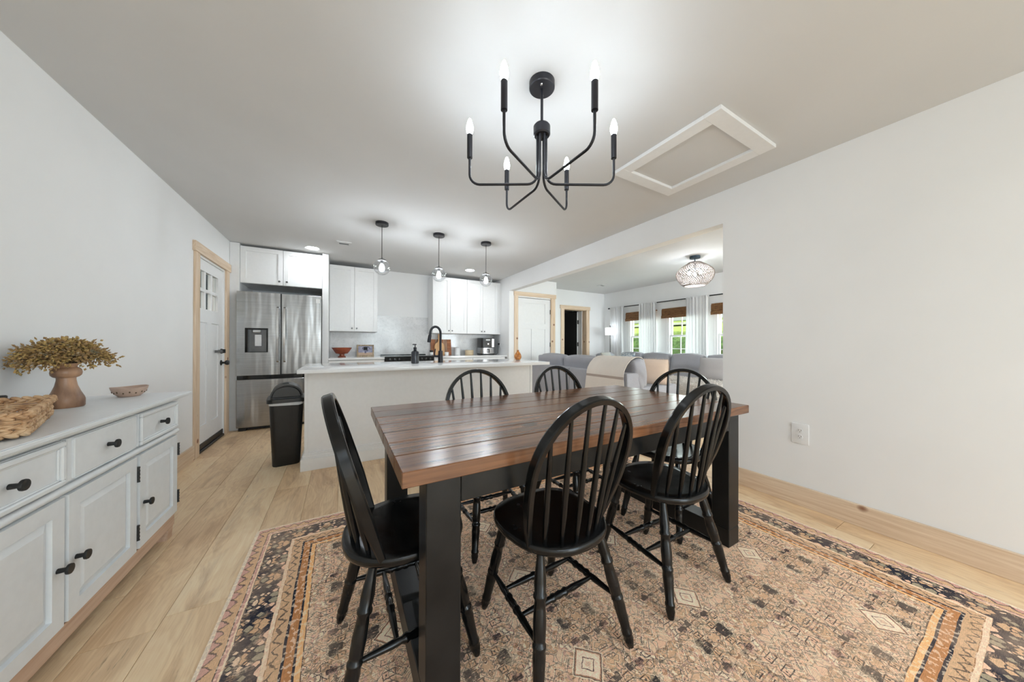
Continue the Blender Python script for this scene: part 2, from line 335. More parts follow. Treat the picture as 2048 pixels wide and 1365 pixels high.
    gcol = m.mix(m.math('MULTIPLY', gz, m.math('MULTIPLY', mkeep, .8)), m.mix(m.math('LESS_THAN', m.math('SUBTRACT', m.math('SUBTRACT', d, .018), zz), 0.), TAN, ROSE), lin((50, 46, 50)))
    stripes = m.ramp(m.math('MULTIPLY', d, 2.), [(0, lin((190, 176, 158))), (.024, TAN), (.12, lin((84, 70, 64))), (.126, ROSE), (.15, SAND), (.162, lin((74, 64, 60))), (.168, TAN), (.38, SAND), (.41, lin((150, 110, 80))), (.5, NAVY), (.516, lin((164, 112, 72))), (.576, NAVY), (.59, lin((206, 160, 110))), (.628, lin((84, 64, 54))), (.636, SAND)], 'CONSTANT')
    bandn = m.noise(m.comb(t, d), 55, 3)
    stripes = m.mix(m.math('MULTIPLY', m.math('GREATER_THAN', bandn, .55), .45), stripes, CREAM)
    def band(lo, hi): return m.math('MULTIPLY', m.math('GREATER_THAN', d, lo), m.math('LESS_THAN', d, hi))
    c = m.mix(band(.084, .19), stripes, main)
    c = m.mix(m.math('MAXIMUM', band(.014, .060), band(.208, .25)), c, gcol)
    c = m.mix(m.math('GREATER_THAN', d, .318), c, field)
    # overall fading and weave
    fade = m.noise(v0, 3.2, 4, .6)
    c = m.mix(m.ramp(fade, [(.42, (0, 0, 0)), (.72, (.3, .3, .3))]), c, lin((198, 170, 146)))
    weft = m.noise(m.mapping(v0, (40, 520, 1)), 1, 2); warp = m.noise(m.mapping(v0, (420, 60, 1)), 1, 2)
    ww = m.math('ADD', m.math('MULTIPLY', weft, .5), m.math('MULTIPLY', warp, .5))
    c = m.mix(1.0, c, m.ramp(ww, [(.34, g(1.25)), (.66, g(2.1))]), 'MULTIPLY')
    m.color(c); m.bump(ww, .3, .003); return m.m
MT['rug'] = m_rug()

# ------------------------------------------------------------------ geometry helpers
def box(bm, x0, x1, y0, y1, z0, z1, bev=0, seg=1, mat=None):
    r = bmesh.ops.create_cube(bm, size=1); vs = r['verts']
    for v in vs:
        v.co = Vector(((x0 + x1) / 2 + v.co.x * (x1 - x0), (y0 + y1) / 2 + v.co.y * (y1 - y0), (z0 + z1) / 2 + v.co.z * (z1 - z0)))
    if mat is not None: bmesh.ops.transform(bm, matrix=mat, verts=vs)
    if bev:
        es = list({e for v in vs for e in v.link_edges})
        bmesh.ops.bevel(bm, geom=es, offset=bev, segments=seg, affect='EDGES', profile=.6)
def frames(pts):
    n = len(pts); T = []
    for i in range(n):
        a = pts[max(0, i - 1)]; b = pts[min(n - 1, i + 1)]; T.append((b - a).normalized())
    ref = Vector((0, 0, 1)) if abs(T[0].z) < .9 else Vector((1, 0, 0))
    N = [(ref - T[0] * ref.dot(T[0])).normalized()]
    for i in range(1, n):
        v = N[-1] - T[i] * N[-1].dot(T[i]); N.append(v.normalized() if v.length > 1e-6 else N[-1])
    return T, N
def tube(bm, pts, rad, n=10, cap=True, closed=False):
    pts = [Vector(p) for p in pts]
    if not hasattr(rad, '__len__'): rad = [rad] * len(pts)
    T, N = frames(pts)
    if closed:
        m_ = len(pts); T = [(pts[(i + 1) % m_] - pts[i - 1]).normalized() for i in range(m_)]
    R = []
    for p, t, nn, r in zip(pts, T, N, rad):
        b = t.cross(nn); R.append([bm.verts.new(p + (nn * math.cos(2 * PI * k / n) + b * math.sin(2 * PI * k / n)) * r) for k in range(n)])
    rng = range(len(R)) if closed else range(len(R) - 1)
    for i in rng:
        A, B_ = R[i], R[(i + 1) % len(R)]
        for k in range(n): bm.faces.new((A[k], A[(k + 1) % n], B_[(k + 1) % n], B_[k]))
    if cap and not closed:
        bm.faces.new(list(reversed(R[0]))); bm.faces.new(R[-1])
def sweep(bm, pts, section, normal_fn):
    """section: list of (a, b) offsets along normal and binormal, per point or shared"""
    pts = [Vector(p) for p in pts]; T, _ = frames(pts); R = []
    for i, p in enumerate(pts):
        nn = normal_fn(i); nn = (nn - T[i] * nn.dot(T[i])).normalized(); b = T[i].cross(nn)
        sec = section(i) if callable(section) else section
        R.append([bm.verts.new(p + nn * a + b * c) for a, c in sec])
    n = len(R[0])
    for i in range(len(R) - 1):
        for k in range(n): bm.faces.new((R[i][k], R[i][(k + 1) % n], R[i + 1][(k + 1) % n], R[i + 1][k]))
    bm.faces.new(list(reversed(R[0]))); bm.faces.new(R[-1])
def lathe(bm, prof, n=24, c=(0, 0, 0), M=None):
    vs = []; c = Vector(c); R = []
    for r, z in prof:
        if r < 1e-5: R.append([bm.verts.new(c + Vector((0, 0, z)))])
        else: R.append([bm.verts.new(c + Vector((r * math.cos(2 * PI * k / n), r * math.sin(2 * PI * k / n), z))) for k in range(n)])
    for i in range(len(R) - 1):
        A, B_ = R[i], R[i + 1]
        for k in range(n):
            k2 = (k + 1) % n
            if len(A) == 1 and len(B_) == 1: continue
            if len(A) == 1: bm.faces.new((A[0], B_[k2], B_[k]))
            elif len(B_) == 1: bm.faces.new((A[k], A[k2], B_[0]))
            else: bm.faces.new((A[k], A[k2], B_[k2], B_[k]))
    if len(R[0]) > 1: bm.faces.new(list(reversed(R[0])))
    if len(R[-1]) > 1: bm.faces.new(R[-1])
    if M is not None: bmesh.ops.transform(bm, matrix=M, verts=[v for r in R for v in r])
def prism(bm, outline, z0, z1, M=None):
    A = [bm.verts.new((x, y, z0)) for x, y in outline]; B_ = [bm.verts.new((x, y, z1)) for x, y in outline]; n = len(A)
    bm.faces.new(list(reversed(A))); bm.faces.new(B_)
    for k in range(n): bm.faces.new((A[k], A[(k + 1) % n], B_[(k + 1) % n], B_[k]))
    if M is not None: bmesh.ops.transform(bm, matrix=M, verts=A + B_)
def rrect(w, d, r, n=6, cx=0, cy=0):
    o = []
    for sx, sy, a0 in ((1, 1, 0), (-1, 1, 90), (-1, -1, 180), (1, -1, 270)):
        for k in range(n + 1):
            a = math.radians(a0 + 90 * k / n); o.append((cx + sx * (w / 2 - r) + r * math.cos(a), cy + sy * (d / 2 - r) + r * math.sin(a)))
    return o
def BM(): return bmesh.new()
def mesh_of(name, bm, ang=35, smooth=True):
    bmesh.ops.recalc_face_normals(bm, faces=bm.faces)
    me = bpy.data.meshes.new(name); bm.to_mesh(me); bm.free()
    if smooth:
        me.shade_smooth() if hasattr(me, 'shade_smooth') else None
        me.set_sharp_from_angle(angle=math.radians(ang))
    return me
def obj(name, bm, mat, parent=None, kind=None, label=None, ang=35, loc=None):
    me = mesh_of(name, bm, ang) if isinstance(bm, bmesh.types.BMesh) else bm
    o = bpy.data.objects.new(name, me); COL.objects.link(o)
    if not me.materials: me.materials.append(MT[mat] if isinstance(mat, str) else mat)
    if parent: o.parent = parent
    if kind: o['kind'] = kind
    if label: o['label'] = label
    if loc: o.location = loc
    return o
def thing(name, label, cat, loc=(0, 0, 0), rz=0, group=None, kind=None):
    o = bpy.data.objects.new(name, None); COL.objects.link(o); o.location = loc; o.rotation_euler = (0, 0, rz); o.empty_display_size = .05
    if kind: o['kind'] = kind
    else: tag(o, label, cat, group)
    return o
def tag(o, label, cat, group=None):
    o['label'] = label; o['category'] = cat
    if group: o['group'] = group
    return o
def dup(root, loc, rz, label=None):
    r = root.copy(); COL.objects.link(r); r.location = loc; r.rotation_euler = (0, 0, rz)
    if label: r['label'] = label
    for ch in list(root.children):
        c = ch.copy(); COL.objects.link(c); c.parent = r
        for gch in ch.children:
            d = gch.copy(); COL.objects.link(d); d.parent = c
    return r
def B1(name, mat, parent, *b, **k):
    bm = BM(); bev = k.pop('bev', 0)
    for q in (b if hasattr(b[0], '__len__') else (b,)): box(bm, *q, bev=bev, seg=k.get('seg', 1))
    k.pop('seg', None)
    return obj(name, bm, mat, parent, **k)
XL, XR, CZ = -1.249, 2.833, 2.44
def cells(a0, a1, z0, z1, holes):
    A = sorted({a0, a1} | {q for h in holes for q in h[:2]}); Z = sorted({z0, z1} | {q for h in holes for q in h[2:]})
    for i in range(len(A) - 1):
        for j in range(len(Z) - 1):
            ca, cz = (A[i] + A[i + 1]) / 2, (Z[j] + Z[j + 1]) / 2
            if not any(h[0] < ca < h[1] and h[2] < cz < h[3] for h in holes): yield A[i], A[i + 1], Z[j], Z[j + 1]
def wall_y(name, x0, x1, y0, y1, holes=(), mat='wall', z1=CZ):       # a wall running along y
    bm = BM()
    for a, b, c, d in cells(y0, y1, 0, z1, holes): box(bm, x0, x1, a, b, c, d)
    return obj(name, bm, mat, kind='structure')
def wall_x(name, y0, y1, x0, x1, holes=(), mat='wall', z1=CZ):
    bm = BM()
    for a, b, c, d in cells(x0, x1, 0, z1, holes): box(bm, a, b, y0, y1, c, d)
    return obj(name, bm, mat, kind='structure')
# ------------------------------------------------------------------ shell
floor = B1('floor', 'oak', None, -1.4, 6.15, -4.85, 6.0, -.1, -.006, kind='structure')
pm = None
bm = BM(); box(bm, .0008, .2042, .0007, .9993, -.006, 0, bev=.0014); pm = mesh_of('plank', bm, smooth=False); pm.materials.append(MT['oak'])
for i in range(36):
    x0 = -1.245 + .205 * i; xe = x0 + .205
    if x0 > 5.99: break
    if xe <= 2.87: y_lo, y_end = -.45, 5.86
    elif x0 < 2.95: y_lo, y_end = 1.38, 5.15
    elif xe < 4.05: y_lo, y_end = 1.0, 5.15
    else: y_lo, y_end = 1.0, 5.74
    offs = [(.0, 1.69), (.55, 2.12), (.9, 1.7), (.2, 1.9)][i % 4][1] % 1.22 + random.uniform(-.12, .12)
    y = y_lo; nxt = offs
    while nxt < y_lo + .15: nxt += 1.22
    while y < y_end - .02:
        e = min(nxt, y_end)
        under_rug = x0 > -.43 and xe < 2.53 and y > -.05 and e < 2.33
        if not under_rug:
            o = obj('plank', pm, 'oak', floor); o.location = (x0, y, 0); o.scale = (1, e - y, 1)
        y = e; nxt += 1.22
bm = BM()
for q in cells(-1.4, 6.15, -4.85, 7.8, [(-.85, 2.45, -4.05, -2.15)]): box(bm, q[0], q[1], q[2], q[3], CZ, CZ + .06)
ceiling = obj('ceiling', bm, 'ceil', kind='structure')      # opening added behind the camera to go with the overhead fill light
B1('window_5', 'white', None, (-.85, 2.45, -4.07, -4.02, CZ, CZ + .12), (-.85, 2.45, -2.18, -2.13, CZ, CZ + .12), (-.87, -.82, -4.05, -2.15, CZ, CZ + .12), (2.42, 2.47, -4.05, -2.15, CZ, CZ + .12), kind='structure')  # frame made up for the overhead fill's opening, never in view
wall_y('wall_left', XL - .12, XL, -4.85, 5.99, [(4.19, 5.0, 0, 2.015)])
wall_y('wall_right', XR, XR + .12, -4.7, 5.87, [(1.376, 5.155, 0, 2.165)])
wall_x('wall_kitchen', 5.87, 5.99, XL, XR + .12)
wall_x('wall_closet', 5.155, 5.27, XR + .12, 3.98, [(3.025, 3.825, 0, 2.06)])
wall_y('wall_closet_return', 3.88, 3.98, 5.27, 5.75)
wall_x('wall_hall', 5.75, 5.93, 3.98, 6.0, [(4.66, 5.375, 0, 1.985)])
WIN = [(4.24, 4.97), (3.26, 3.99), (2.28, 3.05)]
wall_y('wall_window', 6.0, 6.12, -4.85, 7.8, [(a, b, .72, 1.90) for a, b in WIN])
wall_x('wall_back', -4.82, -4.7, XL, 6.0, [(.85, 2.65, .2, 2.3), (3.4, 5.6, .2, 2.3)])  # the two openings in this wall are made up for the fill lights
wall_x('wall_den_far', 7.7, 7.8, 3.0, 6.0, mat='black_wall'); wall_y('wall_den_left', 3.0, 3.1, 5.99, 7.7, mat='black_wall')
B1('floor_den', 'oak', None, 3.0, 6.0, 6.0, 7.8, -.1, 0, kind='structure')
bm = BM()
for a, b, dy in ((.85, 2.65, 0), (3.4, 5.6, 0)):
    for q in cells(a, b, .2, 2.3, [(a + .06, (a + b) / 2 - .03, .26, 2.24), ((a + b) / 2 + .03, b - .06, .26, 2.24)]): box(bm, q[0], q[1], -4.79, -4.73, q[2], q[3])
obj('window_4', bm, 'white', kind='structure')  # frames added in the made-up back openings, out of view
# baseboards
B1('baseboard_left', 'pine_h', None, XL, XL + .02, -4.7, 4.07, 0, .14, bev=.002, kind='structure')
B1('baseboard_right', 'pine_h', None, XR - .02, XR, -4.7, 1.376, 0, .135, bev=.002, kind='structure')
B1('baseboard_opening', 'pine_x', None, XR - .02, XR + .14, 1.376, 1.394, 0, .135, bev=.002, kind='structure')
B1('baseboard_hall', 'pine_x', None, (3.98, 4.56, 5.735, 5.75, 0, .135), (5.48, 6.0, 5.735, 5.75, 0, .135), bev=.002, kind='structure')
B1('baseboard_closet', 'pine_x', None, (3.95, 3.98, 5.14, 5.155, 0, .135), bev=.002, kind='structure')

def recessed_panel(bm, x0, x1, y0, y1, z0, z1): box(bm, x0, x1, y0, y1, z0, z1, bev=.004)
# ------------------------------------------------------------------ entry door in the left wall
D = bpy.data.objects.new('door_1', None); COL.objects.link(D); D['kind'] = 'structure'; D.location = (XL, 4.6, 0)
def ly(v): return v - 4.6
bm = BM()
HW = [(4.259, 4.822, 1.494, 1.892), (4.267, 4.487, .265, 1.352), (4.627, 4.841, .265, 1.352)]
for a, b, c, d in cells(4.194, 4.994, .085, 2.008, HW): box(bm, -.055, -.015, ly(a), ly(b), c, d)
slab = obj('slab', bm, 'white', D)
for h in HW[1:]: B1('panel', 'white', D, -.045, -.024, ly(h[0]), ly(h[1]), h[2], h[3], bev=.003)
pw = (4.822 - 4.259) / 3; ph = (1.892 - 1.494) / 2
for i in range(3):
    for j in range(2): B1('pane', 'glass', D, -.038, -.034, ly(4.259 + pw * i), ly(4.259 + pw * (i + 1)), 1.494 + ph * j, 1.494 + ph * (j + 1))
for i in (1, 2): B1('muntin', 'white', D, -.048, -.017, ly(4.259 + pw * i - .018), ly(4.259 + pw * i + .018), 1.494, 1.892, bev=.003)
B1('muntin', 'white', D, -.0475, -.0175, ly(4.259), ly(4.822), 1.493 + ph - .018, 1.493 + ph + .018, bev=.003)
B1('sweep', 'black', D, -.055, -.008, ly(4.194), ly(4.994), .028, .085, bev=.003)
B1('threshold', 'black', D, -.12, .004, ly(4.19), ly(5.0), 0, .026, bev=.004)
bm = BM(); lathe(bm, [(0, 0), (.031, 0), (.031, .008), (.012, .012), (.012, .035), (.026, .045), (.031, .06), (.024, .076), (0, .08)], 18, M=Matrix.Translation((-.015, ly(4.93), .895)) @ Matrix.Rotation(PI / 2, 4, 'Y')); obj('knob', bm, 'black', D)
bm = BM(); lathe(bm, [(0, 0), (.029, 0), (.029, .014), (.02, .02), (0, .02)], 18, M=Matrix.Translation((-.015, ly(4.93), 1.035)) @ Matrix.Rotation(PI / 2, 4, 'Y')); box(bm, .0, .028, ly(4.925), ly(4.937), 1.012, 1.058, bev=.003)
obj('deadbolt', bm, 'black', D)
bm = BM(); tube(bm, [(.012, ly(4.73), 1.035), (.012, ly(4.9), 1.035)], .006, 8); box(bm, -.015, .014, ly(4.725), ly(4.735), 1.02, 1.05); box(bm, -.015, .016, ly(4.82), ly(4.88), 1.018, 1.052, bev=.004); obj('slide_bolt', bm, 'knobgrey', D)
for z in (.25, 1.02, 1.8): B1('hinge', 'knobgrey', D, -.016, .002, ly(4.185), ly(4.199), z - .05, z + .05)
B1('casing', 'pine', D, 0, .02, ly(4.085), ly(4.188), 0, 2.03, bev=.002)
B1('casing', 'pine', D, 0, .02, ly(5.002), ly(5.112), 0, 2.03, bev=.002)
B1('casing_header', 'pine_h', D, 0, .026, ly(4.06), ly(5.15), 2.03, 2.13, bev=.002)
B1('jamb', 'white', D, (-.12, 0, ly(4.19), ly(4.1935), .026, 2.015), (-.12, 0, ly(4.9945), ly(5.0), .026, 2.015), (-.12, 0, ly(4.19), ly(5.0), 2.009, 2.015))
# porch siding seen through the panes
B1('wall_porch', 'siding', None, -2.2, -2.1, 3.0, 14, -.2, 3.2, kind='structure')
# ------------------------------------------------------------------ closet door
D = bpy.data.objects.new('door_2', None); COL.objects.link(D); D['kind'] = 'structure'; D.location = (3.42, 5.155, 0)
def lx(v): return v - 3.42
CP = [(3.142, 3.692, 1.545, 1.955), (3.142, 3.357, .2, 1.435), (3.488, 3.692, .2, 1.435)]
bm = BM()
for a, b, c, d in cells(3.032, 3.818, .012, 2.05, CP): box(bm, lx(a), lx(b), .008, .045, c, d)
obj('slab', bm, 'white', D)
for h in CP: B1('panel', 'white', D, lx(h[0]), lx(h[1]), .018, .035, h[2], h[3], bev=.002)
B1('casing', 'pine', D, lx(2.945), lx(3.028), -.02, 0, 0, 2.085, bev=.002)
B1('casing', 'pine', D, lx(3.822), lx(3.935), -.02, 0, 0, 2.085, bev=.002)
B1('casing_header', 'pine_x', D, lx(2.935), lx(3.955), -.025, 0, 2.085, 2.165, bev=.002)
for z in (.3, 1.12, 1.8): B1('hinge', 'knobgrey', D, lx(3.812), lx(3.826), -.006, .01, z - .045, z + .045)
# ------------------------------------------------------------------ open hall door
D = bpy.data.objects.new('door_3', None); COL.objects.link(D); D['kind'] = 'structure'; D.location = (5.02, 5.75, 0)
def lx(v): return v - 5.02
B1('casing', 'pine', D, lx(4.565), lx(4.665), -.02, 0, 0, 1.985, bev=.002)
B1('casing', 'pine', D, lx(5.37), lx(5.47), -.02, 0, 0, 1.985, bev=.002)
B1('casing_header', 'pine_x', D, lx(4.54), lx(5.49), -.025, 0, 1.985, 2.068, bev=.002)
B1('jamb', 'pine', D, (lx(4.66), lx(4.672), 0, .18, 0, 1.985), (lx(5.363), lx(5.375), 0, .18, 0, 1.985), (lx(4.672), lx(5.363), 0, .18, 1.973, 1.985))
B1('door_stop', 'white', D, lx(5.345), lx(5.363), .13, .27, 0, 1.973)
sl = bpy.data.objects.new('open_leaf', None)
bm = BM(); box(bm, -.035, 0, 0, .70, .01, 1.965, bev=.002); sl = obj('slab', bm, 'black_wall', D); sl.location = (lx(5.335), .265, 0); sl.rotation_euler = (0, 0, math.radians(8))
bm = BM(); box(bm, -.036, .001, -.004, 0, .01, 1.965); obj('slab_edge', bm, 'white', sl)
for z in (.35, 1.13, 1.7):
    bm = BM(); box(bm, -.03, .014, -.012, -.004, z - .05, z + .05); tube(bm, [(.012, -.012, z - .055), (.012, -.012, z + .055)], .007, 8); obj('hinge', bm, 'black', sl)
# ------------------------------------------------------------------ living room windows
for i, (a, b) in enumerate(WIN):
    Wn = bpy.data.objects.new('window_%d' % (i + 1), None); COL.objects.link(Wn); Wn['kind'] = 'structure'; Wn.location = (6.0, (a + b) / 2, 0)
    h = (b - a) / 2
    bm = BM()
    for q in cells(-h, h, .72, 1.90, [(-h + .035, h - .035, .755, 1.865)]): box(bm, .01, .11, *q)
    obj('frame', bm, 'white', Wn)
    B1('sill', 'white', Wn, -.03, .05, -h - .03, h + .03, .70, .722, bev=.003)
    for nm, z0, z1, xo in (('upper_sash', 1.29, 1.865, .07), ('lower_sash', .755, 1.33, .035)):
        bm = BM()
        for q in cells(-h + .035, h - .035, z0, z1, [(-h + .07, h - .07, z0 + .035, z1 - .035)]): box(bm, xo, xo + .03, *q)
        sa = obj(nm, bm, 'white', Wn)
        w3 = (2 * h - .14) / 3
        for k in range(3):
            for j in range(2):
                zz = z0 + .035; hh = (z1 - z0 - .07) / 2
                B1('pane', 'glass', sa, xo + .014, xo + .017, -h + .07 + w3 * k, -h + .07 + w3 * (k + 1), zz + hh * j, zz + hh * (j + 1))
        for k in (1, 2): B1('muntin', 'white', sa, xo + .008, xo + .024, -h + .07 + w3 * k - .008, -h + .07 + w3 * k + .008, z0 + .03, z1 - .03)
        B1('muntin', 'white', sa, xo + .009, xo + .023, -h + .06, h - .06, (z0 + z1) / 2 - .008, (z0 + z1) / 2 + .008)
# ------------------------------------------------------------------ outdoors
bm = BM()
prof = [(6.2, -.4), (7.4, -.25), (8.2, .35), (9.2, 1.15), (9.9, 1.5), (12, 1.66), (16, 2.0), (20, 2.35), (24, 2.7), (25.6, 2.78), (32, 3.5), (40, 4.4), (60, 5.2)]
ys = [-14 + 3 * k for k in range(24)]
R = [[bm.verts.new((x, y, z + .12 * math.sin(y * .7 + x) * (x < 24))) for y in ys] for x, z in prof]
for i in range(len(R) - 1):
    for k in range(len(ys) - 1): bm.faces.new((R[i][k], R[i][k + 1], R[i + 1][k + 1], R[i + 1][k]))
obj('ground', bm, 'lawn', kind='structure')
bm = BM(); prism(bm, [(22.2, -14), (24.4, -14), (24.4, 52), (22.2, 52)], 2.62, 2.78); obj('ground_road', bm, 'road', kind='structure')
B1('ground_porch', 'road', None, -6, -1.37, -4.8, 12, -.35, -.2, kind='structure')
def tree(x, y, z, hgt, rad, label, trunk=.35, group='trees beyond the road'):
    t = thing('tree', label, 'tree', (x, y, z), 0, group)
    bm = BM(); tube(bm, [(0, 0, 0), (.1, 0, hgt * .5), (0, .1, hgt * .8)], [trunk, trunk * .7, trunk * .3], 8); obj('trunk', bm, 'bark', t)
    bm = BM()
    for k in range(500):
        v = Vector((random.gauss(0, 1), random.gauss(0, 1), random.gauss(0, 1))).normalized() * rad * random.uniform(.5, 1); v.z = v.z * .8 + hgt * .68
        s = rad * .13; a = Vector((random.gauss(0, 1), random.gauss(0, 1), random.gauss(0, 1))).normalized() * s; b = a.orthogonal().normalized() * s * .7
        bm.faces.new([bm.verts.new(v + a), bm.verts.new(v + b), bm.verts.new(v - a), bm.verts.new(v - b)])
    obj('crown', bm, 'tree', t, kind='stuff')
for x, y, z, h_, r_, l in ((37, 14, 4.1, 8, 2.9, 'leftmost leafy green tree above the road, behind bamboo shades'), (37, 20.5, 4.1, 8, 2.9, 'second leafy green tree from left above the pale road'),
                          (38, 26.5, 4.1, 8.5, 2.9, 'dark green leafy tree above the road in middle window'), (38, 33, 4.1, 8, 2.9, 'farthest leafy tree above the road, mostly behind the first window shade')):
    tree(x, y, z, h_, r_, l)
tree(12.0, 5.3, 1.6, 4.6, 1.7, 'young leafy tree with dark trunk outside the rightmost window', .1, None)
# ------------------------------------------------------------------ rug
bm = BM(); prism(bm, rrect(2.96, 2.40, .02, 3), 0, .008); rug = obj('area_rug', bm, 'rug', loc=(1.05, 1.13, .0005), ang=30)
tag(rug, 'worn tan, rust and navy oriental rug under the dining table', 'rug')
# ------------------------------------------------------------------ dining table
TZ, TX0, TX1, TY0, TY1 = .785, .143, 2.04, .852, 1.825
RZ = .0085
T = thing('dining_table', 'farmhouse dining table with glossy brown plank top and black timber legs', 'table', ((TX0 + TX1) / 2, (TY0 + TY1) / 2, RZ))
tw, td = TX1 - TX0, TY1 - TY0; z1 = TZ - RZ; z0 = z1 - .045
bm = BM(); box(bm, -tw / 2, tw / 2, .0012, td / 7 - .0012, z0, z1, bev=.0025); pmesh = mesh_of('top_plank', bm); pmesh.materials.append(MT['table'])
for k in range(7):
    o = obj('top_plank', pmesh, 'table', T); o.location = (0, -td / 2 + td / 7 * k, random.uniform(-.0006, .0003)); o.scale = (1 - random.uniform(0, .0012), 1, 1)
pxl, pxr, pw_ = -tw / 2 + .07, tw / 2 - .07, .105
for sx in (pxl, pxr - pw_):
    for y0, y1 in ((-td / 2 + .022, -td / 2 + .112), (td / 2 - .112, td / 2 - .022)):
        B1('leg', 'post', T, sx, sx + pw_, y0, y1, .1, z0, bev=.003)
    B1('foot_beam', 'post', T, sx, sx + pw_, -td / 2 + .022, td / 2 - .022, 0, .1, bev=.003)
    B1('end_rail', 'post', T, sx + .03, sx + .075, -td / 2 + .112, td / 2 - .112, z0 - .09, z0, bev=.002)
for y0 in (-td / 2 + .022, td / 2 - .062): B1('apron', 'post', T, pxl + pw_, pxr - pw_, y0, y0 + .04, z0 - .085, z0, bev=.002)
# ------------------------------------------------------------------ windsor chairs
def make_chair(label):
    C = thing('windsor_chair', label, 'chair', group='black hoop back dining chairs')
    hs, ht = .456, .952
    # seat
    out = []
    for k in range(48):
        a = 2 * PI * k / 48; cx, sy = math.cos(a), math.sin(a)
        w = .208 if sy > 0 else .203
        x = w * math.copysign(abs(cx) ** (.72 if sy > 0 else .86), cx); y = (.195 if sy > 0 else .215) * math.copysign(abs(sy) ** (.72 if sy > 0 else .92), sy)
        out.append((x * (1 - .04 * (y / .2 if y < 0 else 0) * -1 * 0), y))
    bm = BM(); rings = []
    for s, z in ((.93, hs - .034), (.985, hs - .028), (1, hs - .016), (.99, hs - .004), (.965, hs), (.8, hs - .0015), (.5, hs - .004), (.2, hs - .004)):
        rings.append([bm.verts.new((x * s, y * s, z)) for x, y in out])
    for i in range(len(rings) - 1):
        for k in range(48): bm.faces.new((rings[i][k], rings[i][(k + 1) % 48], rings[i + 1][(k + 1) % 48], rings[i + 1][k]))
    bm.faces.new(list(reversed(rings[0]))); bm.faces.new(rings[-1]); obj('seat', bm, 'chair', C, ang=50)
    # hoop
    def yb(z): return -.107 - (z - hs) * (.153 / (ht - hs))
    zc, wx = .715, .214; hz = ht - zc - .012
    pts = []
    for k in range(9):
        u = k / 9; z = hs - .012 + (zc - hs + .012) * u; pts.append((-(.170 + (wx - .170) * math.sin(u * PI / 2)), yb(z), z))
    for k in range(25):
        a = PI - PI * k / 24; z = zc + hz * math.sin(a); pts.append((wx * math.cos(a), yb(z), z))
    pts += [(-x, y, z) for x, y, z in reversed(pts[:9])]
    NP = len(pts)
    def sec(i):
        e = min(i, NP - 1 - i); f = min(1, e / 5); a = .0095 + .0015 * f; b = .0105 + .007 * f
        return [(a, b * .7), (a * .75, b), (-a * .75, b), (-a, b * .7), (-a, -b * .7), (-a * .75, -b), (a * .75, -b), (a, -b * .7)]
    plane_n = Vector((0, ht - hs, .153)).normalized()
    pv = [Vector(p) for p in pts]
    def nf(i):
        t = (pv[min(NP - 1, i + 1)] - pv[max(0, i - 1)]).normalized(); return t.cross(plane_n)
    bm = BM(); sweep(bm, pts, sec, nf); obj('back_hoop', bm, 'chair', C, ang=20)
    for xb, xt in ((-.128, -.172), (-.078, -.106), (-.026, -.036), (.026, .036), (.078, .106), (.128, .172)):
        ztop = zc + hz * math.sqrt(1 - (xt / wx) ** 2) - .006; yb0 = -.182 + .045 * (xb / .128) ** 2
        p0, p1 = Vector((xb, yb0, hs - .012)), Vector((xt, yb(ztop), ztop))
        bm = BM(); tube(bm, [p0.lerp(p1, u) for u in (0, .05, .25, .45, .75, 1)], [.0065, .0075, .0105, .0105, .0085, .0065], 10); obj('spindle', bm, 'chair', C, ang=60)
    prof = [(0, .0135), (.05, .0135), (.10, .016), (.20, .0205), (.27, .0185), (.285, .0225), (.305, .0225), (.32, .018), (.37, .0195), (.45, .022), (.55, .0205), (.575, .0185), (.585, .0225), (.605, .0225), (.62, .020), (.66, .0215), (.70, .0205), (.86, .0165), (.875, .0195), (.895, .0195), (.905, .0165), (.93, .0185), (.99, .0125), (1, .011)]
    LG = {}
    for nm, (tx, ty), (bx, by) in (('FL', (-.125, .12), (-.179, .213)), ('FR', (.125, .12), (.179, .213)), ('RL', (-.135, -.125), (-.212, -.218)), ('RR', (.135, -.125), (.212, -.218))):
        p0, p1 = Vector((tx, ty, hs - .03)), Vector((bx, by, .0035)); LG[nm] = (p0, p1)
        bm = BM(); tube(bm, [p0.lerp(p1, u) for u, r in prof], [r for u, r in prof], 14); obj('leg', bm, 'chair', C, ang=60)
    sp = [(0, .007), (.1, .0085), (.3, .0125), (.38, .0105), (.40, .0145), (.43, .0145), (.45, .011), (.5, .014), (.55, .011), (.57, .0145), (.60, .0145), (.62, .0105), (.7, .0125), (.9, .0085), (1, .007)]
    SD = {}
    for s in 'LR':
        a = LG['F' + s]; b = LG['R' + s]; p0, p1 = a[0].lerp(a[1], .60), b[0].lerp(b[1], .60); SD[s] = (p0, p1)
        bm = BM(); tube(bm, [p0.lerp(p1, u) for u, r in sp], [r for u, r in sp], 10); obj('side_stretcher', bm, 'chair', C, ang=60)
    for f in (.30, .66):
        p0, p1 = SD['L'][0].lerp(SD['L'][1], f), SD['R'][0].lerp(SD['R'][1], f)
        bm = BM(); tube(bm, [p0.lerp(p1, u) for u, r in sp], [r for u, r in sp], 10); obj('cross_stretcher', bm, 'chair', C, ang=60)
    return C
chairs = [(.219, 1.196, -89.8, 'black hoop back chair at the left head of the table, side-on'),
          (.721, .978, 2.0, 'black hoop back chair nearest the camera, back turned, between two table legs'),
          (1.392, .975, -1.4, 'black hoop back chair with its back turned, beside the right table leg'),
          (.785, 1.655, 178, 'black hoop back chair across the table in front of the island panel'),
          (1.46, 1.655, 180, 'black hoop back chair across the table in front of the grey sofa back'),
          (1.85, 1.235, 97.9, 'black hoop back chair at the far right head of the table')]
proto = None
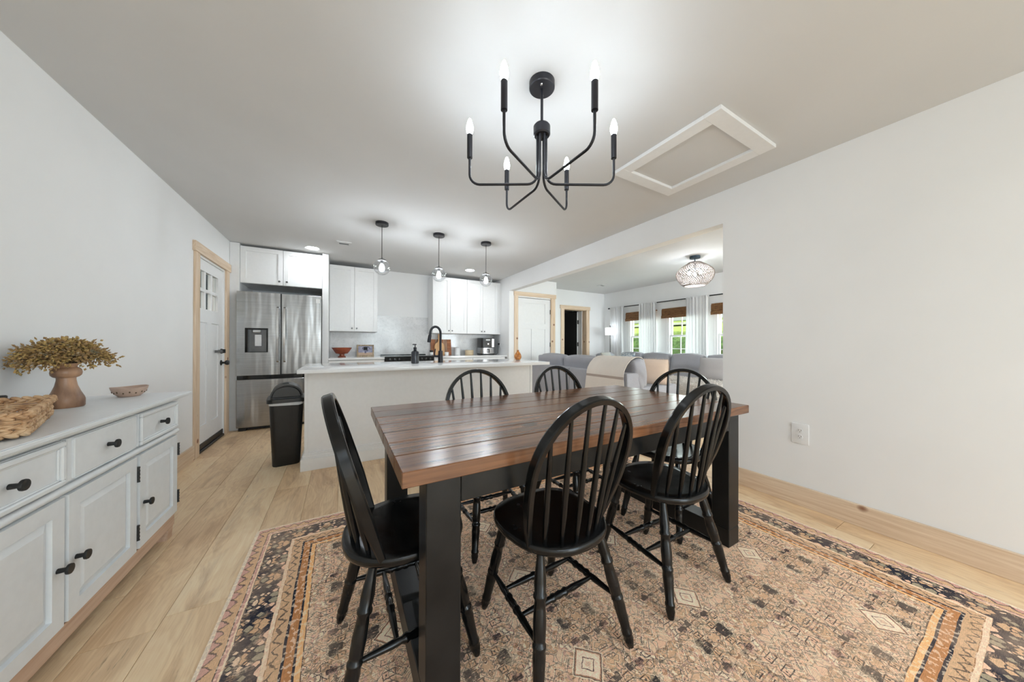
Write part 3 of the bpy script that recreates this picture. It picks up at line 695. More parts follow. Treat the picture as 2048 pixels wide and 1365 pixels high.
for x, y, a, l in chairs:
    if proto is None: proto = make_chair(l); proto.location = (x, y, RZ); proto.rotation_euler = (0, 0, math.radians(a))
    else: dup(proto, (x, y, RZ), math.radians(a), l)
# ------------------------------------------------------------------ chandelier
CH = thing('chandelier', 'black six arm candle chandelier hanging above the dining table', 'chandelier', (.872, 1.252, CZ))
CHR = -YAW
bm = BM(); lathe(bm, [(0, -.034), (.060, -.034), (.0635, -.030), (.0635, 0), (0, 0)], 36); cpy = obj('canopy', bm, 'navy', CH)
for a in (.9, .9 + PI):
    bm = BM(); lathe(bm, [(0, -.044), (.005, -.043), (.007, -.038), (.005, -.034), (0, -.034)], 10, (.036 * math.cos(a), .036 * math.sin(a), 0)); obj('screw', bm, 'chrome', cpy)
bm = BM(); tube(bm, [(0, 0, -.034), (0, 0, -.22)], .007, 12); obj('rod', bm, 'navy', CH)
bm = BM(); lathe(bm, [(0, -.268), (.037, -.268), (.042, -.262), (.042, -.222), (.037, -.215), (0, -.215)], 28); obj('hub', bm, 'navy', CH)
AR = .36
bulb_prof = [(0, 0), (.010, 0), (.0125, .004), (.0175, .022), (.0175, .036), (.012, .062), (.006, .078), (0, .083)]
for k in range(6):
    a = CHR + PI / 3 * k; c, s = math.cos(a), math.sin(a)
    path = [(.022, -.262), (.022, -.46)]
    for j in range(1, 7):
        q = PI / 2 * j / 6; path.append((.022 + .05 * (1 - math.cos(q)), -.46 - .05 * math.sin(q)))
    path.append((AR - .05, -.512))
    for j in range(1, 7):
        q = PI / 2 * j / 6; path.append((AR - .05 + .05 * math.sin(q), -.512 + .05 * (1 - math.cos(q))))
    path.append((AR, -.375))
    bm = BM(); tube(bm, [(r * c, r * s, z) for r, z in path], .0062, 10); arm = obj('arm', bm, 'navy', CH, ang=60)
    bm = BM(); lathe(bm, [(0, -.379), (.0135, -.379), (.0135, -.262), (0, -.262)], 18, (AR * c, AR * s, 0)); obj('candle_sleeve', bm, 'navy', arm)
    bm = BM(); lathe(bm, bulb_prof, 16, (AR * c, AR * s, -.262)); obj('bulb', bm, 'bulb', arm)
# ------------------------------------------------------------------ attic hatch, downlights, registers
H = thing('attic_hatch', 'white framed attic access hatch in the dining ceiling', 'hatch', (2.13, 1.257, CZ))
for nm, q in (('frame_board', (-.335, .335, -.375, -.285)), ('frame_board', (-.335, .335, .285, .375)), ('frame_board', (-.335, -.245, -.285, .285)), ('frame_board', (.245, .335, -.285, .285))):
    B1(nm, 'white', H, *q, -.024, 0, bev=.0015)
B1('panel', 'ceil', H, -.245, .245, -.285, .285, -.004, 0)
def downlight(x, y, label):
    d = thing('downlight', label, 'downlight', (x, y, CZ), 0, 'recessed kitchen lights')
    bm = BM(); lathe(bm, [(.072, 0), (.085, -.004), (.088, 0)], 32); obj('trim_ring', bm, 'white', d)
    bm = BM(); lathe(bm, [(0, -.0025), (.073, -.0025), (.073, 0), (0, 0)], 32); obj('lens', bm, 'led', d)
downlight(-.344, 4.985, 'round recessed ceiling light in front of the fridge cabinet')
downlight(1.996, 5.08, 'round recessed ceiling light near the right wall cabinets')
def register(x, y, rz, label):
    r = thing('ceiling_register', label, 'vent', (x, y, CZ), rz)
    bm = BM()
    for q in cells(-.085, .085, -.085, .085, [(-.055, .055, -.03, .03)]): box(bm, q[0], q[1], q[2], q[3], -.01, 0)
    obj('frame', bm, 'ceil', r)
    for k in range(5): B1('louver', 'knobgrey', r, -.055, .055, -.028 + .0125 * k, -.021 + .0125 * k, -.008, -.002)
register(.031, 4.534, 0, 'small white square air vent in the kitchen ceiling')
register(5.05, 4.9, 0, 'faint white air vent in the living room ceiling')
# ------------------------------------------------------------------ globe pendants
def pendant(x, y, label):
    p = thing('globe_pendant', label, 'pendant lamp', (x, y, CZ), 0, 'glass globe pendants over the island')
    bm = BM(); lathe(bm, [(0, -.028), (.064, -.028), (.067, -.024), (.067, 0), (0, 0)], 30); obj('canopy', bm, 'navy', p)
    bm = BM(); tube(bm, [(0, 0, -.028), (0, 0, -.385)], .0035, 8); obj('cord', bm, 'black', p)
    bm = BM(); lathe(bm, [(0, -.375), (.007, -.375), (.009, -.39), (.03, -.394), (.044, -.405), (.046, -.412), (.014, -.413), (.014, -.445), (0, -.445)], 24); obj('cap', bm, 'knobgrey', p)
    bm = BM(); pr_ = [(.084 * math.sin(a), -.482 + .084 * math.cos(a)) for a in [math.radians(33 + 147 * k / 18) for k in range(18)]] + [(0, -.566)]
    lathe(bm, pr_, 32)
    for f in [f for f in bm.faces if len(f.verts) > 4]: bm.faces.remove(f)
    obj('globe', bm, 'globe', p, ang=80)
    bm = BM(); lathe(bm, [(0, -.445), (.012, -.446), (.016, -.46), (.026, -.482), (.028, -.50), (.02, -.52), (0, -.53)], 18); obj('bulb', bm, 'pbulb', p)
pendant(.384, 3.56, 'clear globe pendant lamp over the left end of the island')
pendant(1.017, 3.594, 'middle clear globe pendant lamp above the kitchen faucet')
pendant(1.632, 3.593, 'clear globe pendant lamp over the right end of the island')
# ------------------------------------------------------------------ outlets
def outlet(loc, rz, label, s=1):
    t = thing('wall_outlet', label, 'outlet', loc, rz)       # local: plate faces -x
    bm = BM(); box(bm, -.007, 0, -.046, .046, -.071, .071, bev=.003, seg=2); obj('cover_plate', bm, 'white', t)
    for z in (-.021, .021):
        bm = BM(); prism(bm, [(.017 * math.cos(q), .0145 * math.sin(q)) for q in [2 * PI * k / 20 for k in range(20)]], 0, .0025, Matrix.Translation((-.007, 0, z)) @ Matrix.Rotation(-PI / 2, 4, 'Y')); so = obj('socket', bm, 'white', t)
        B1('slot', 'black', so, (-.0102, -.0092, -.0075, -.0055, z + .0, z + .009), (-.0102, -.0092, .0055, .0075, z + .0, z + .009), (-.0102, -.0092, -.002, .002, z - .009, z - .005))
outlet((XR, .875, .503), 0, 'white double wall outlet low on the dining room wall')
outlet((XR, 5.55, 1.13), 0, 'white wall outlet beside the air fryer with a plug in it')
# ------------------------------------------------------------------ sideboard
SX0, SXF, SY0, SY1 = XL + .022, -.845, 1.275, 2.565
SB = thing('sideboard', 'pale grey painted sideboard with black knobs and raw wood base', 'sideboard', (-1.03, 1.92, 0))
def sx(v): return v + 1.03
def sy(v): return v - 1.92
def SBX(nm, mat, x0, x1, y0, y1, a, b, bev=.002, par=None): return B1(nm, mat, par or SB, sx(x0), sx(x1), sy(y0), sy(y1), a, b, bev=bev)
SBX('body', 'side', SX0, SXF - .022, SY0, SY1, .13, .80)
bm = BM()     # moulded top: profile extruded as stacked slabs
for dx, za, zb in ((.0, .795, .803), (.012, .803, .809), (.026, .809, .816), (.034, .816, .830), (.030, .830, .833)):
    box(bm, sx(SX0), sx(SXF + dx), sy(SY0 - dx * 2), sy(SY1 + dx * 2.2), za, zb, bev=.0015)
obj('top', bm, 'side', SB)
bm = BM(); tube(bm, [(sx(SXF - .012), sy(SY0 - .012), .607), (sx(SXF - .012), sy(SY1 + .012), .607)], .0135, 12); box(bm, sx(SX0), sx(SXF - .012), sy(SY1), sy(SY1 + .012), .596, .618, bev=.003); obj('waist_moulding', bm, 'side', SB)
SBX('base_rail', 'rawwood', SXF - .03, SXF - .008, SY0 + .02, SY1 - .02, .065, .128)
SBX('base_rail', 'rawwood', SX0 + .02, SXF - .03, SY1 - .035, SY1 - .02, .065, .128)
for fx in (SX0 + .02, SXF - .06):
    for fy in (SY0 + .02, SY1 - .075):
        bm = BM(); p = [(0, 0), (.05, 0), (.05, .055), (0, .055)]; prism(bm, [(sx(fx) + a * 1, sy(fy) + b) for a, b in p], .0, .128)
        for v in bm.verts:
            if v.co.z < .01: v.co.x += -.006 * (1 if fx > -1 else -1); v.co.y += -.008 * (1 if fy > 1.9 else -1) * 1
        obj('foot', bm, 'rawwood', SB)
def knob(par, y, z):
    bm = BM(); lathe(bm, [(0, 0), (.0085, 0), (.0075, .018), (.009, .021), (.0165, .023), (.0175, .027), (.0165, .031), (0, .032)], 18, M=Matrix.Translation((sx(SXF), sy(y), z)) @ Matrix.Rotation(PI / 2, 4, 'Y')); obj('knob', bm, 'gunmetal', par)
def hinge(par, y, z):
    bm = BM(); tube(bm, [(sx(SXF + .002), sy(y), z - .034), (sx(SXF + .002), sy(y), z + .034)], .0055, 8)
    for zz in (-.034, -.017, 0, .017, .034): tube(bm, [(sx(SXF + .002), sy(y), z + zz - .002), (sx(SXF + .002), sy(y), z + zz + .002)], .0068, 8)
    obj('hinge', bm, 'gunmetal', par)
colsY = [(1.29, 1.706), (1.726, 2.142), (2.168, 2.553)]
for i, (a, b) in enumerate(colsY):
    x = SXF
    bm = BM()                                              # drawer front with a raised moulding
    box(bm, sx(x - .022), sx(x - .006), sy(a), sy(b), .630, .787, bev=.002)
    if i != 1:
        for q in ((a + .002, b - .002, .632, .650), (a + .002, b - .002, .767, .785), (a + .002, a + .02, .650, .767), (b - .02, b - .002, .650, .767)):
            box(bm, sx(x - .007), sx(x + .006), sy(q[0]), sy(q[1]), q[2], q[3], bev=.004)
        for q in ((a + .02, b - .02, .650, .656), (a + .02, b - .02, .761, .767), (a + .02, a + .026, .656, .761), (b - .026, b - .02, .656, .761)):
            box(bm, sx(x - .007), sx(x - .001), sy(q[0]), sy(q[1]), q[2], q[3], bev=.002)
    else: box(bm, sx(x - .007), sx(x), sy(a + .022), sy(b - .004), .634, .784, bev=.006)
    dr = obj('drawer', bm, 'side', SB); knob(dr, (a + b) / 2, .708)
    bm = BM(); st = .052
    for q in cells(a, b, .135, .587, [(a + st, b - st, .135 + st, .587 - st)]): box(bm, sx(x - .022), sx(x), sy(q[0]), sy(q[1]), q[2], q[3])
    dd = obj('cabinet_door', bm, 'side', SB)
    bm = BM()                                              # raised field panel with sloped edges
    A = [(a + st, .135 + st), (b - st, .135 + st), (b - st, .587 - st), (a + st, .587 - st)]; k_ = .03
    Bq = [(a + st + k_, .135 + st + k_), (b - st - k_, .135 + st + k_), (b - st - k_, .587 - st - k_), (a + st + k_, .587 - st - k_)]
    V = [bm.verts.new((sx(x - .014), sy(p), q)) for p, q in A]; U = [bm.verts.new((sx(x - .003), sy(p), q)) for p, q in Bq]
    bm.faces.new(U)
    for k in range(4): bm.faces.new((V[k], V[(k + 1) % 4], U[(k + 1) % 4], U[k]))
    bm.faces.new(list(reversed(V))); obj('field_panel', bm, 'side', dd, ang=15)
    ky = b - .03 if i == 0 else a + .035
    knob(dd, ky, .345); hy = a - .004 if i == 0 else b + .006
    hinge(dd, hy, .50); hinge(dd, hy, .22)
# ------------------------------------------------------------------ things on the sideboard
SZ = .8335
V = thing('wooden_vase', 'turned wooden vase holding a dry bushy bouquet', 'vase', (-1.105, 2.235, SZ))
bm = BM(); lathe(bm, [(0, 0), (.050, 0), (.053, .006), (.053, .035), (.0505, .046), (.040, .072), (.0315, .10), (.0275, .125), (.0275, .136), (.036, .140), (.0425, .148), (.0445, .160), (.0425, .173), (.037, .181), (.030, .184), (.030, .189), (.038, .203), (.036, .203), (.026, .19), (0, .185)], 40); obj('body', bm, 'vasewood', V, ang=40)
bml, bms = BM(), BM()
def leafy(bm, p, d, L, w):
    d = d.normalized(); n = d.orthogonal().normalized(); n = Matrix.Rotation(random.uniform(0, 2 * PI), 3, d) @ n; b = d.cross(n)
    a = bm.verts.new(p); e = bm.verts.new(p + d * L); m_ = p + d * L * .5
    q = [bm.verts.new(m_ + n * w), bm.verts.new(m_ + b * w * .6), bm.verts.new(m_ - n * w), bm.verts.new(m_ - b * w * .6)]
    for k in range(4): bm.faces.new((a, q[k], q[(k + 1) % 4])); bm.faces.new((e, q[(k + 1) % 4], q[k]))
rs = random.Random(3)
for k in range(150):
    az = rs.uniform(0, 2 * PI); el = math.radians(rs.choice([rs.uniform(-8, 30), rs.uniform(0, 55), rs.uniform(30, 88)])); L = rs.uniform(.085, .135) * (1 - .12 * math.sin(max(0, el)))
    d = Vector((math.cos(az) * math.cos(el), math.sin(az) * math.cos(el), math.sin(el)))
    if d.x < -.3: L = min(L, (.125) / max(.2, -d.x))
    p0 = Vector((.022 * math.cos(az), .022 * math.sin(az), .19)); pts = [p0]
    for j in range(1, 7):
        u = j / 6; pts.append(p0 + Vector((d.x * L * u, d.y * L * u, d.z * L * u + .045 * math.sin(u * PI * .9) - .012 * u * u)))
    tube(bms, pts, [.0016 - .0002 * j for j in range(7)], 4, False)
    for j in range(2, 7):
        for r_ in range(5):
            dd = (pts[j] - pts[j - 1]).normalized() + Vector((rs.gauss(0, .8), rs.gauss(0, .8), rs.gauss(0, .8)))
            base = pts[j].lerp(pts[j - 1], rs.random()); tip = base + dd.normalized() * rs.uniform(.006, .022)
            leafy(bml, tip, dd, rs.uniform(.011, .020), rs.uniform(.0042, .007))
obj('stems', bms, 'stem', V, kind='stuff'); obj('foliage', bml, 'leaf', V, kind='stuff', label='olive brown dried leaves and buds')
CB = thing('clay_bowl', 'small pinkish clay bowl with pierced dark holes on the sideboard', 'bowl', (-1.03, 2.535, SZ))
bm = BM(); lathe(bm, [(0, 0), (.040, 0), (.043, .004), (.056, .018), (.066, .036), (.070, .052), (.0665, .053), (.061, .036), (.05, .020), (.038, .010), (0, .009)], 40)
for v in bm.verts: v.co.z += .003 * math.sin(math.atan2(v.co.y, v.co.x) * 2) * (v.co.z > .03)
obj('body', bm, 'clay', CB, ang=60)
for k in range(16):
    a = 2 * PI * k / 16; r = .0600 if k % 2 else .0568; z = .029 if k % 2 else .022
    bm = BM(); bmesh.ops.create_uvsphere(bm, u_segments=8, v_segments=6, radius=1)
    for v in bm.verts: v.co = Vector((r * math.cos(a) + v.co.x * .0035, r * math.sin(a) + v.co.y * .0045, z + v.co.z * (.0075 if k % 2 else .0055)))
    obj('hole', bm, 'stem', CB)
BK = thing('woven_basket', 'braided water hyacinth tray basket at the left end of the sideboard', 'basket', (-1.03, 1.75, SZ + .006), math.radians(22))
def braid(par, nm, w, d, z, R, seglen, jit=.0, rr=.06, loops=1):
    path = rrect(w, d, rr, 6); P_ = [Vector((x, y, z)) for x, y in path]; P_.append(P_[0]); tot = sum((P_[i + 1] - P_[i]).length for i in range(len(P_) - 1)); n = int(tot / seglen); bm = BM()
    def at(s):
        s = s % tot
        for i in range(len(P_) - 1):
            l = (P_[i + 1] - P_[i]).length
            if s <= l: return P_[i].lerp(P_[i + 1], s / l), (P_[i + 1] - P_[i]).normalized()
            s -= l
        return P_[0], Vector((1, 0, 0))
    for k in range(n):
        for ph in (1, -1):
            p, t = at((k + (.25 if ph > 0 else .75)) * tot / n); side = Vector((-t.y, t.x, 0))
            ax = (t * 1.0 + Vector((0, 0, 1)) * .45 * ph).normalized(); c = p + Vector((0, 0, R * .35 * ph)) + side * rs.uniform(-.001, .001)
            bi = ax.cross(side)
            r = bmesh.ops.create_uvsphere(bm, u_segments=7, v_segments=5, radius=1)
            for v in r['verts']: q = v.co.copy(); v.co = c + ax * q.z * seglen * .66 + side * q.x * R * rs.uniform(.9, 1.05) + bi * q.y * R * .72
    return obj(nm, bm, 'braid', par)
braid(BK, 'rim_braid', .205, .505, .066, .0115, .024, rr=.035)
braid(BK, 'base_braid', .19, .49, .012, .0115, .024, rr=.035)
braid(BK, 'wall_braid', .192, .492, .030, .0085, .026, rr=.035)
for z, w, d in ((.036, .194, .494), (.045, .197, .497), (.053, .200, .500)):
    bm = BM(); pts = [Vector((x + rs.uniform(-.002, .002), y + rs.uniform(-.002, .002), z + rs.uniform(-.0025, .0025))) for x, y in rrect(w, d, .035, 5)]; tube(bm, pts, [rs.uniform(.0032, .0052) for _ in pts], 7, closed=True); obj('strand', bm, 'braid', BK)
for x, y in ((.096, .12), (.096, -.06), (-.096, .12), (-.096, -.06), (0, .246), (.0, -.246), (.09, .235), (-.09, .235), (.09, -.235), (-.09, -.235)):
    bm = BM(); tube(bm, [(x * .96, y * .98, .008), (x * 1.02, y * 1.0, .038), (x * 1.02, y * 1.01, .064)], [.006, .005, .006], 7); obj('upright', bm, 'braid', BK)
bm = BM(); prism(bm, rrect(.18, .48, .03, 5), .002, .008); obj('base_mat', bm, 'braid', BK)
bm = BM(); lathe(bm, [(0, 0), (.02, 0), (.021, .003), (.021, .087), (.018, .09), (0, .09)], 20); o = obj('candle_holder', bm, 'black', loc=(-1.163, 2.012, SZ)); tag(o, 'short black cylinder behind the basket at the left edge', 'candle holder')
# ------------------------------------------------------------------ kitchen helpers
def small_knob(par, x, y, z, r=.013):
    bm = BM(); lathe(bm, [(0, 0), (.005, 0), (.005, .014), (r, .016), (r, .022), (r * .8, .026), (0, .026)], 16, M=Matrix.Translation((x, y, z)) @ Matrix.Rotation(PI / 2, 4, 'X')); obj('knob', bm, 'knobgrey', par)
def shaker(par, x0, x1, z0, z1, yf, kx=None, kz=None, rail=.058, nm='cabinet_door', mat='cab'):
    bm = BM()
    for q in cells(x0 + .0022, x1 - .0022, z0, z1, [(x0 + rail, x1 - rail, z0 + rail, z1 - rail)]): box(bm, q[0], q[1], yf, yf + .02, q[2], q[3])
    d = obj(nm, bm, mat, par); B1('inset_panel', mat, d, x0 + rail, x1 - rail, yf + .012, yf + .018, z0 + rail, z1 - rail)
    if kx is not None: small_knob(d, kx, yf, kz)
    return d
def cabinet(name, label, x0, x1, y0, y1, z0, z1, doors, group, mat='cab'):
    cx = (x0 + x1) / 2; c = thing(name, label, 'cabinet', (cx, y1, z0), 0, group)
    B1('body', mat, c, x0 - cx, x1 - cx, y0 - y1 + .02, 0, 0, z1 - z0)
    for a, b, kx in doors: shaker(c, a - cx, b - cx, .003, z1 - z0 - .003, y0 - y1, kx - cx, .05)
    return c
UT, UB, YF = 2.37, 1.327, 5.52
WG = 'white shaker wall cabinets'
cabinet('wall_cabinet', 'white two door wall cabinet above the red wooden bowl', -.158, .532, YF, 5.868, UB, UT, [(-.156, .188, .155), (.188, .530, .223)], WG)
cabinet('wall_cabinet', 'white two door wall cabinet above the cutting boards', 1.452, 2.112, YF, 5.868, UB, UT, [(1.453, 1.782, 1.752), (1.782, 2.111, 1.815)], WG)
cabinet('wall_cabinet', 'white two door wall cabinet above the air fryer', 2.113, 2.775, YF, 5.868, UB, UT, [(2.114, 2.444, 2.414), (2.444, 2.774, 2.474)], WG)
cabinet('wall_cabinet', 'white two door cabinet high above the refrigerator', -1.149, -.238, 5.19, 5.868, 1.925, 2.41, [(-1.148, -.6935, -.735), (-.6935, -.239, -.652)], WG)
B1('trim_1', 'cab', None, 2.775, XR, 5.53, 5.56, UB, UT, kind='structure')
o = B1('fridge_panel', 'cab', None, XL + .002, -1.15, 5.18, 5.868, 0, CZ - .004, bev=.001); tag(o, 'tall white side panel between entry door and refrigerator', 'panel')
o = B1('fridge_panel', 'cab', None, -.237, -.16, 5.18, 5.868, 0, CZ - .004, bev=.001); tag(o, 'tall white side panel right of the refrigerator', 'panel')
o = B1('backsplash', 'splash', None, (-.158, .533, 5.856, 5.869, .916, 1.326), (.533, 1.451, 5.856, 5.869, .916, 1.63), (1.451, XR - .001, 5.856, 5.869, .916, 1.326), bev=0); tag(o, 'speckled pale quartz backsplash behind the stove', 'backsplash')
# base units and worktops
for x0, x1, l, dv in ((-.158, .610, 'white base cabinet left of the stove', [(-.157, .609)]), (1.404, 2.80, 'white base cabinet run right of the stove', [(1.405, 2.12), (2.12, 2.798)])):
    cx = (x0 + x1) / 2; c = thing('base_cabinet', l, 'cabinet', (cx, 5.86, 0), 0, 'white base cabinets under the back counter')
    B1('body', 'cab', c, x0 - cx, x1 - cx, -.60, 0, .1, .883); B1('toe_kick', 'cab', c, x0 - cx, x1 - cx, -.54, 0, 0, .1)
    for a, b in dv:
        B1('drawer_front', 'cab', c, a - cx + .002, b - cx - .002, -.62, -.60, .73, .872, bev=.002)
        mid = (a + b) / 2; shaker(c, a - cx, mid - cx, .11, .722, -.62, mid - cx - .03, .66); shaker(c, mid - cx, b - cx, .11, .722, -.62, mid - cx + .03, .66)
o = B1('worktop', 'quartz', None, -.159, .612, 5.22, 5.855, .884, .915, bev=.002); tag(o, 'white quartz worktop left of the stove', 'worktop')
o = B1('worktop', 'quartz', None, 1.402, XR - .002, 5.22, 5.855, .884, .915, bev=.002); tag(o, 'white quartz worktop right of the stove', 'worktop')
# ------------------------------------------------------------------ stove
RG = thing('kitchen_range', 'black slide-in range with knobs between the worktops', 'stove', (1.007, 5.85, 0))
B1('body', 'steel', RG, -.388, .388, -.60, -.005, .06, .90); B1('cooktop', 'glassblack', RG, -.394, .394, -.62, -.01, .902, .926, bev=.004)
cp = B1('control_panel', 'glassblack', RG, -.388, .388, -.655, -.60, .838, .918, bev=.004)
for x in (-.32, -.25, -.06 - .12, .06 + .12, .25, .32):
    bm = BM(); lathe(bm, [(0, 0), (.019, 0), (.017, .022), (0, .023)], 16, M=Matrix.Translation((x, -.655, .878)) @ Matrix.Rotation(PI / 2, 4, 'X')); kk = obj('knob', bm, 'plastic', cp); B1('pointer', 'chrome', kk, x - .0015, x + .0015, -.6795, -.678, .878, .895)
B1('display', 'glassblack', cp, -.09, .09, -.657, -.655, .852, .905); B1('oven_door', 'glassblack', RG, -.38, .38, -.635, -.60, .25, .825, bev=.004)
bm = BM(); tube(bm, [(-.34, -.68, .78), (.34, -.68, .78)], .011, 10); tube(bm, [(-.3, -.68, .78), (-.3, -.63, .78)], .008, 8); tube(bm, [(.3, -.68, .78), (.3, -.63, .78)], .008, 8); obj('oven_handle', bm, 'steel', RG)
B1('storage_drawer', 'steel', RG, -.38, .38, -.63, -.60, .08, .24, bev=.003); B1('rear_trim', 'glassblack', RG, -.394, .394, -.03, -.006, .926, .938, bev=.003)
bm = BM(); box(bm, -.37, .37, -.55, -.05, 0, .06); obj('feet', bm, 'black', RG)
# ------------------------------------------------------------------ refrigerator
FR = thing('refrigerator', 'stainless french door refrigerator with water dispenser', 'refrigerator', (-.70, 5.86, 0))
def fx(v): return v + .70
def fy(v): return v - 5.86
B1('cabinet_body', 'knobgrey', FR, fx(-1.142), fx(-.243), fy(5.17), fy(5.85), .04, 1.78)
DF = 5.085
bm = BM()
for q in cells(fx(-1.158), fx(-.708), .715, 1.80, [(fx(-1.075), fx(-.838), 1.012, 1.33)]): box(bm, q[0], q[1], fy(DF), fy(5.165), q[2], q[3])
dl = obj('left_door', bm, 'steel', FR)
bm = BM()
x0, x1, z0_, z1_ = fx(-1.075), fx(-.838), 1.012, 1.33
box(bm, x0, x1, fy(DF + .06), fy(DF + .066), z0_, z1_)
box(bm, x0, x0 + .03, fy(DF + .002), fy(DF + .06), z0_, z1_); box(bm, x1 - .018, x1, fy(DF + .002), fy(DF + .06), z0_, z1_); box(bm, x0 + .03, x1 - .018, fy(DF + .002), fy(DF + .06), z1_ - .018, z1_); box(bm, x0 + .03, x1 - .018, fy(DF + .002), fy(DF + .06), z0_, z0_ + .006)
dp = obj('dispenser', bm, 'glassblack', dl)
B1('dispenser_back', 'knobgrey', FR, x0 + .032, x1 - .02, fy(DF + .052), fy(DF + .06), z0_ + .008, z1_ - .02)
B1('dispenser_paddle', 'chrome', FR, x0 + .09, x0 + .165, fy(DF + .04), fy(DF + .05), z0_ + .08, z0_ + .235, bev=.003)
B1('dispenser_spout', 'steel', FR, x0 + .07, x0 + .16, fy(DF + .01), fy(DF + .05), z1_ - .06, z1_ - .018, bev=.006)
rd = B1('right_door', 'steel', FR, fx(-.698), fx(-.243), fy(DF), fy(5.165), .715, 1.80, bev=.005)
B1('freezer_drawer', 'steel', FR, fx(-1.158), fx(-.243), fy(DF), fy(5.165), .045, .66, bev=.005)
B1('drawer_pull_gap', 'glassblack', FR, fx(-1.156), fx(-.245), fy(DF + .02), fy(5.165), .662, .713)
B1('gasket', 'black', FR, fx(-.708), fx(-.698), fy(DF + .02), fy(5.165), .715, 1.80)
for x in (-.733, -.66):
    bm = BM(); pts = [(fx(x), fy(DF - .004), .885)] + [(fx(x), fy(DF - .034 - .018 * math.sin(u * PI)), .90 + .70 * u) for u in [k / 12 for k in range(13)]] + [(fx(x), fy(DF - .004), 1.615)]
    sweep(bm, pts, [(.007, .012), (.007, -.012), (-.007, -.012), (-.007, .012)], lambda i: Vector((0, -1, .01))); obj('handle', bm, 'chrome', FR)
B1('front_foot', 'black', FR, fx(-1.14), fx(-1.06), fy(5.10), fy(5.16), 0, .04, bev=.004); B1('kick_plate', 'black', FR, fx(-1.14), fx(-.245), fy(5.15), fy(5.17), .005, .045)
B1('sticker', 'label', FR, fx(-.308), fx(-.258), fy(DF - .001), fy(DF), 1.70, 1.755)
# ------------------------------------------------------------------ island
IS = thing('kitchen_island', 'white panelled kitchen island facing the dining table', 'island', (.93, 3.53, 0))
def ix(v): return v - .93
def iy(v): return v - 3.53
B1('body', 'cab', IS, ix(-.272), ix(2.125), iy(3.275), iy(3.80), 0, .886)
B1('back_panel', 'cab', IS, ix(-.255), ix(2.105), iy(3.27), iy(3.275), .15, .886)
for a, b in ((-.281, -.255), (2.105, 2.135)): B1('corner_post', 'cab', IS, ix(a), ix(b), iy(3.262), iy(3.30), .12, .886, bev=.002)
bm = BM()
for o_, za, zb in ((.026, 0, .105), (.018, .105, .117), (.013, .117, .138), (.006, .138, .152)):
    box(bm, ix(-.281 - o_), ix(2.135 + o_), iy(3.262 - o_), iy(3.275), za, zb, bev=.0015); box(bm, ix(-.281 - o_), ix(-.272), iy(3.275), iy(3.8), za, zb, bev=.0015)
obj('base_moulding', bm, 'cab', IS)
o = B1('island_countertop', 'quartz', None, -.305, 2.175, 2.945, 3.82, .887, .919, bev=.003, seg=2); tag(o, 'white quartz countertop overhanging the kitchen island', 'countertop')
IZ = .9195
FA = thing('kitchen_faucet', 'dark gooseneck pull-down faucet on the island', 'faucet', (.99, 3.42, IZ))
bm = BM(); lathe(bm, [(0, 0), (.031, 0), (.031, .003), (.028, .006), (.025, .13), (.017, .135), (0, .135)], 24); obj('body', bm, 'navy', FA)
bm = BM(); pts = [(0, 0, .13), (0, 0, .33)] + [(-.058 + .058 * math.cos(q), -.0 - .0 * q, .33 + .075 * math.sin(q)) for q in [PI * k / 12 for k in range(1, 12)]] + [(-.118, 0, .31)]
tube(bm, pts, .0135, 14); obj('neck', bm, 'navy', FA, ang=60)
bm = BM(); tube(bm, [(-.118, 0, .315), (-.121, 0, .30), (-.131, 0, .235), (-.132, 0, .228)], [.0145, .018, .02, .017], 16); obj('spray_head', bm, 'navy', FA)
bm = BM(); tube(bm, [(-.015, 0, .07), (-.05, -.01, .07), (-.075, -.015, .073)], [.014, .012, .012], 12); tube(bm, [(-.07, -.014, .07), (-.072, -.015, .10), (-.062, -.015, .155)], [.008, .0065, .006], 10); obj('lever', bm, 'navy', FA)
SP = thing('soap_dispenser', 'dark smoked glass soap pump bottle beside the faucet', 'soap dispenser', (.70, 3.38, IZ))
bm = BM(); lathe(bm, [(0, 0), (.037, 0), (.040, .004), (.040, .118), (.036, .128), (.018, .138), (.015, .145), (.015, .15), (0, .15)], 28); obj('bottle', bm, 'soap', SP)
bm = BM(); lathe(bm, [(0, .148), (.017, .148), (.017, .172), (.006, .176), (.005, .20), (0, .20)], 18); tube(bm, [(.014, 0, .204), (-.02, 0, .204), (-.026, 0, .199)], .0055, 8); obj('pump', bm, 'navy', SP)
AV = thing('amber_vase', 'small amber glass bud vase at the right end of the island', 'vase', (2.06, 3.50, IZ))
bm = BM(); lathe(bm, [(0, 0), (.028, 0), (.040, .012), (.048, .04), (.047, .058), (.036, .085), (.018, .108), (.013, .122), (.017, .132), (.014, .132), (.009, .12), (0, .1)], 30); obj('body', bm, 'amber', AV, ang=60)
# ------------------------------------------------------------------ things on the back counter
KZ = .9155
WB = thing('footed_bowl', 'reddish brown wooden footed bowl on the back counter', 'bowl', (.015, 5.6, KZ))
bm = BM(); lathe(bm, [(0, .0), (.058, 0), (.058, .008), (.036, .018), (.034, .045), (.05, .052), (.082, .055), (.108, .09), (.146, .150), (.140, .150), (.10, .09), (.06, .065), (0, .062)], 40); obj('body', bm, 'bowlred', WB, ang=40)
PF = thing('picture_frame', 'small framed blue flower picture leaning on the counter', 'picture', (.362, 5.66, KZ))
PFt = Matrix.Rotation(math.radians(-9), 4, 'X')
bm = BM()
for q in cells(-.13, .13, 0, .198, [(-.108, .108, .022, .176)]): box(bm, q[0], q[1], 0, .018, q[2], q[3], mat=PFt)
obj('frame', bm, 'goldframe', PF)
bm = BM(); box(bm, -.108, .108, .008, .012, .022, .176, mat=PFt); obj('print', bm, 'picture', PF)
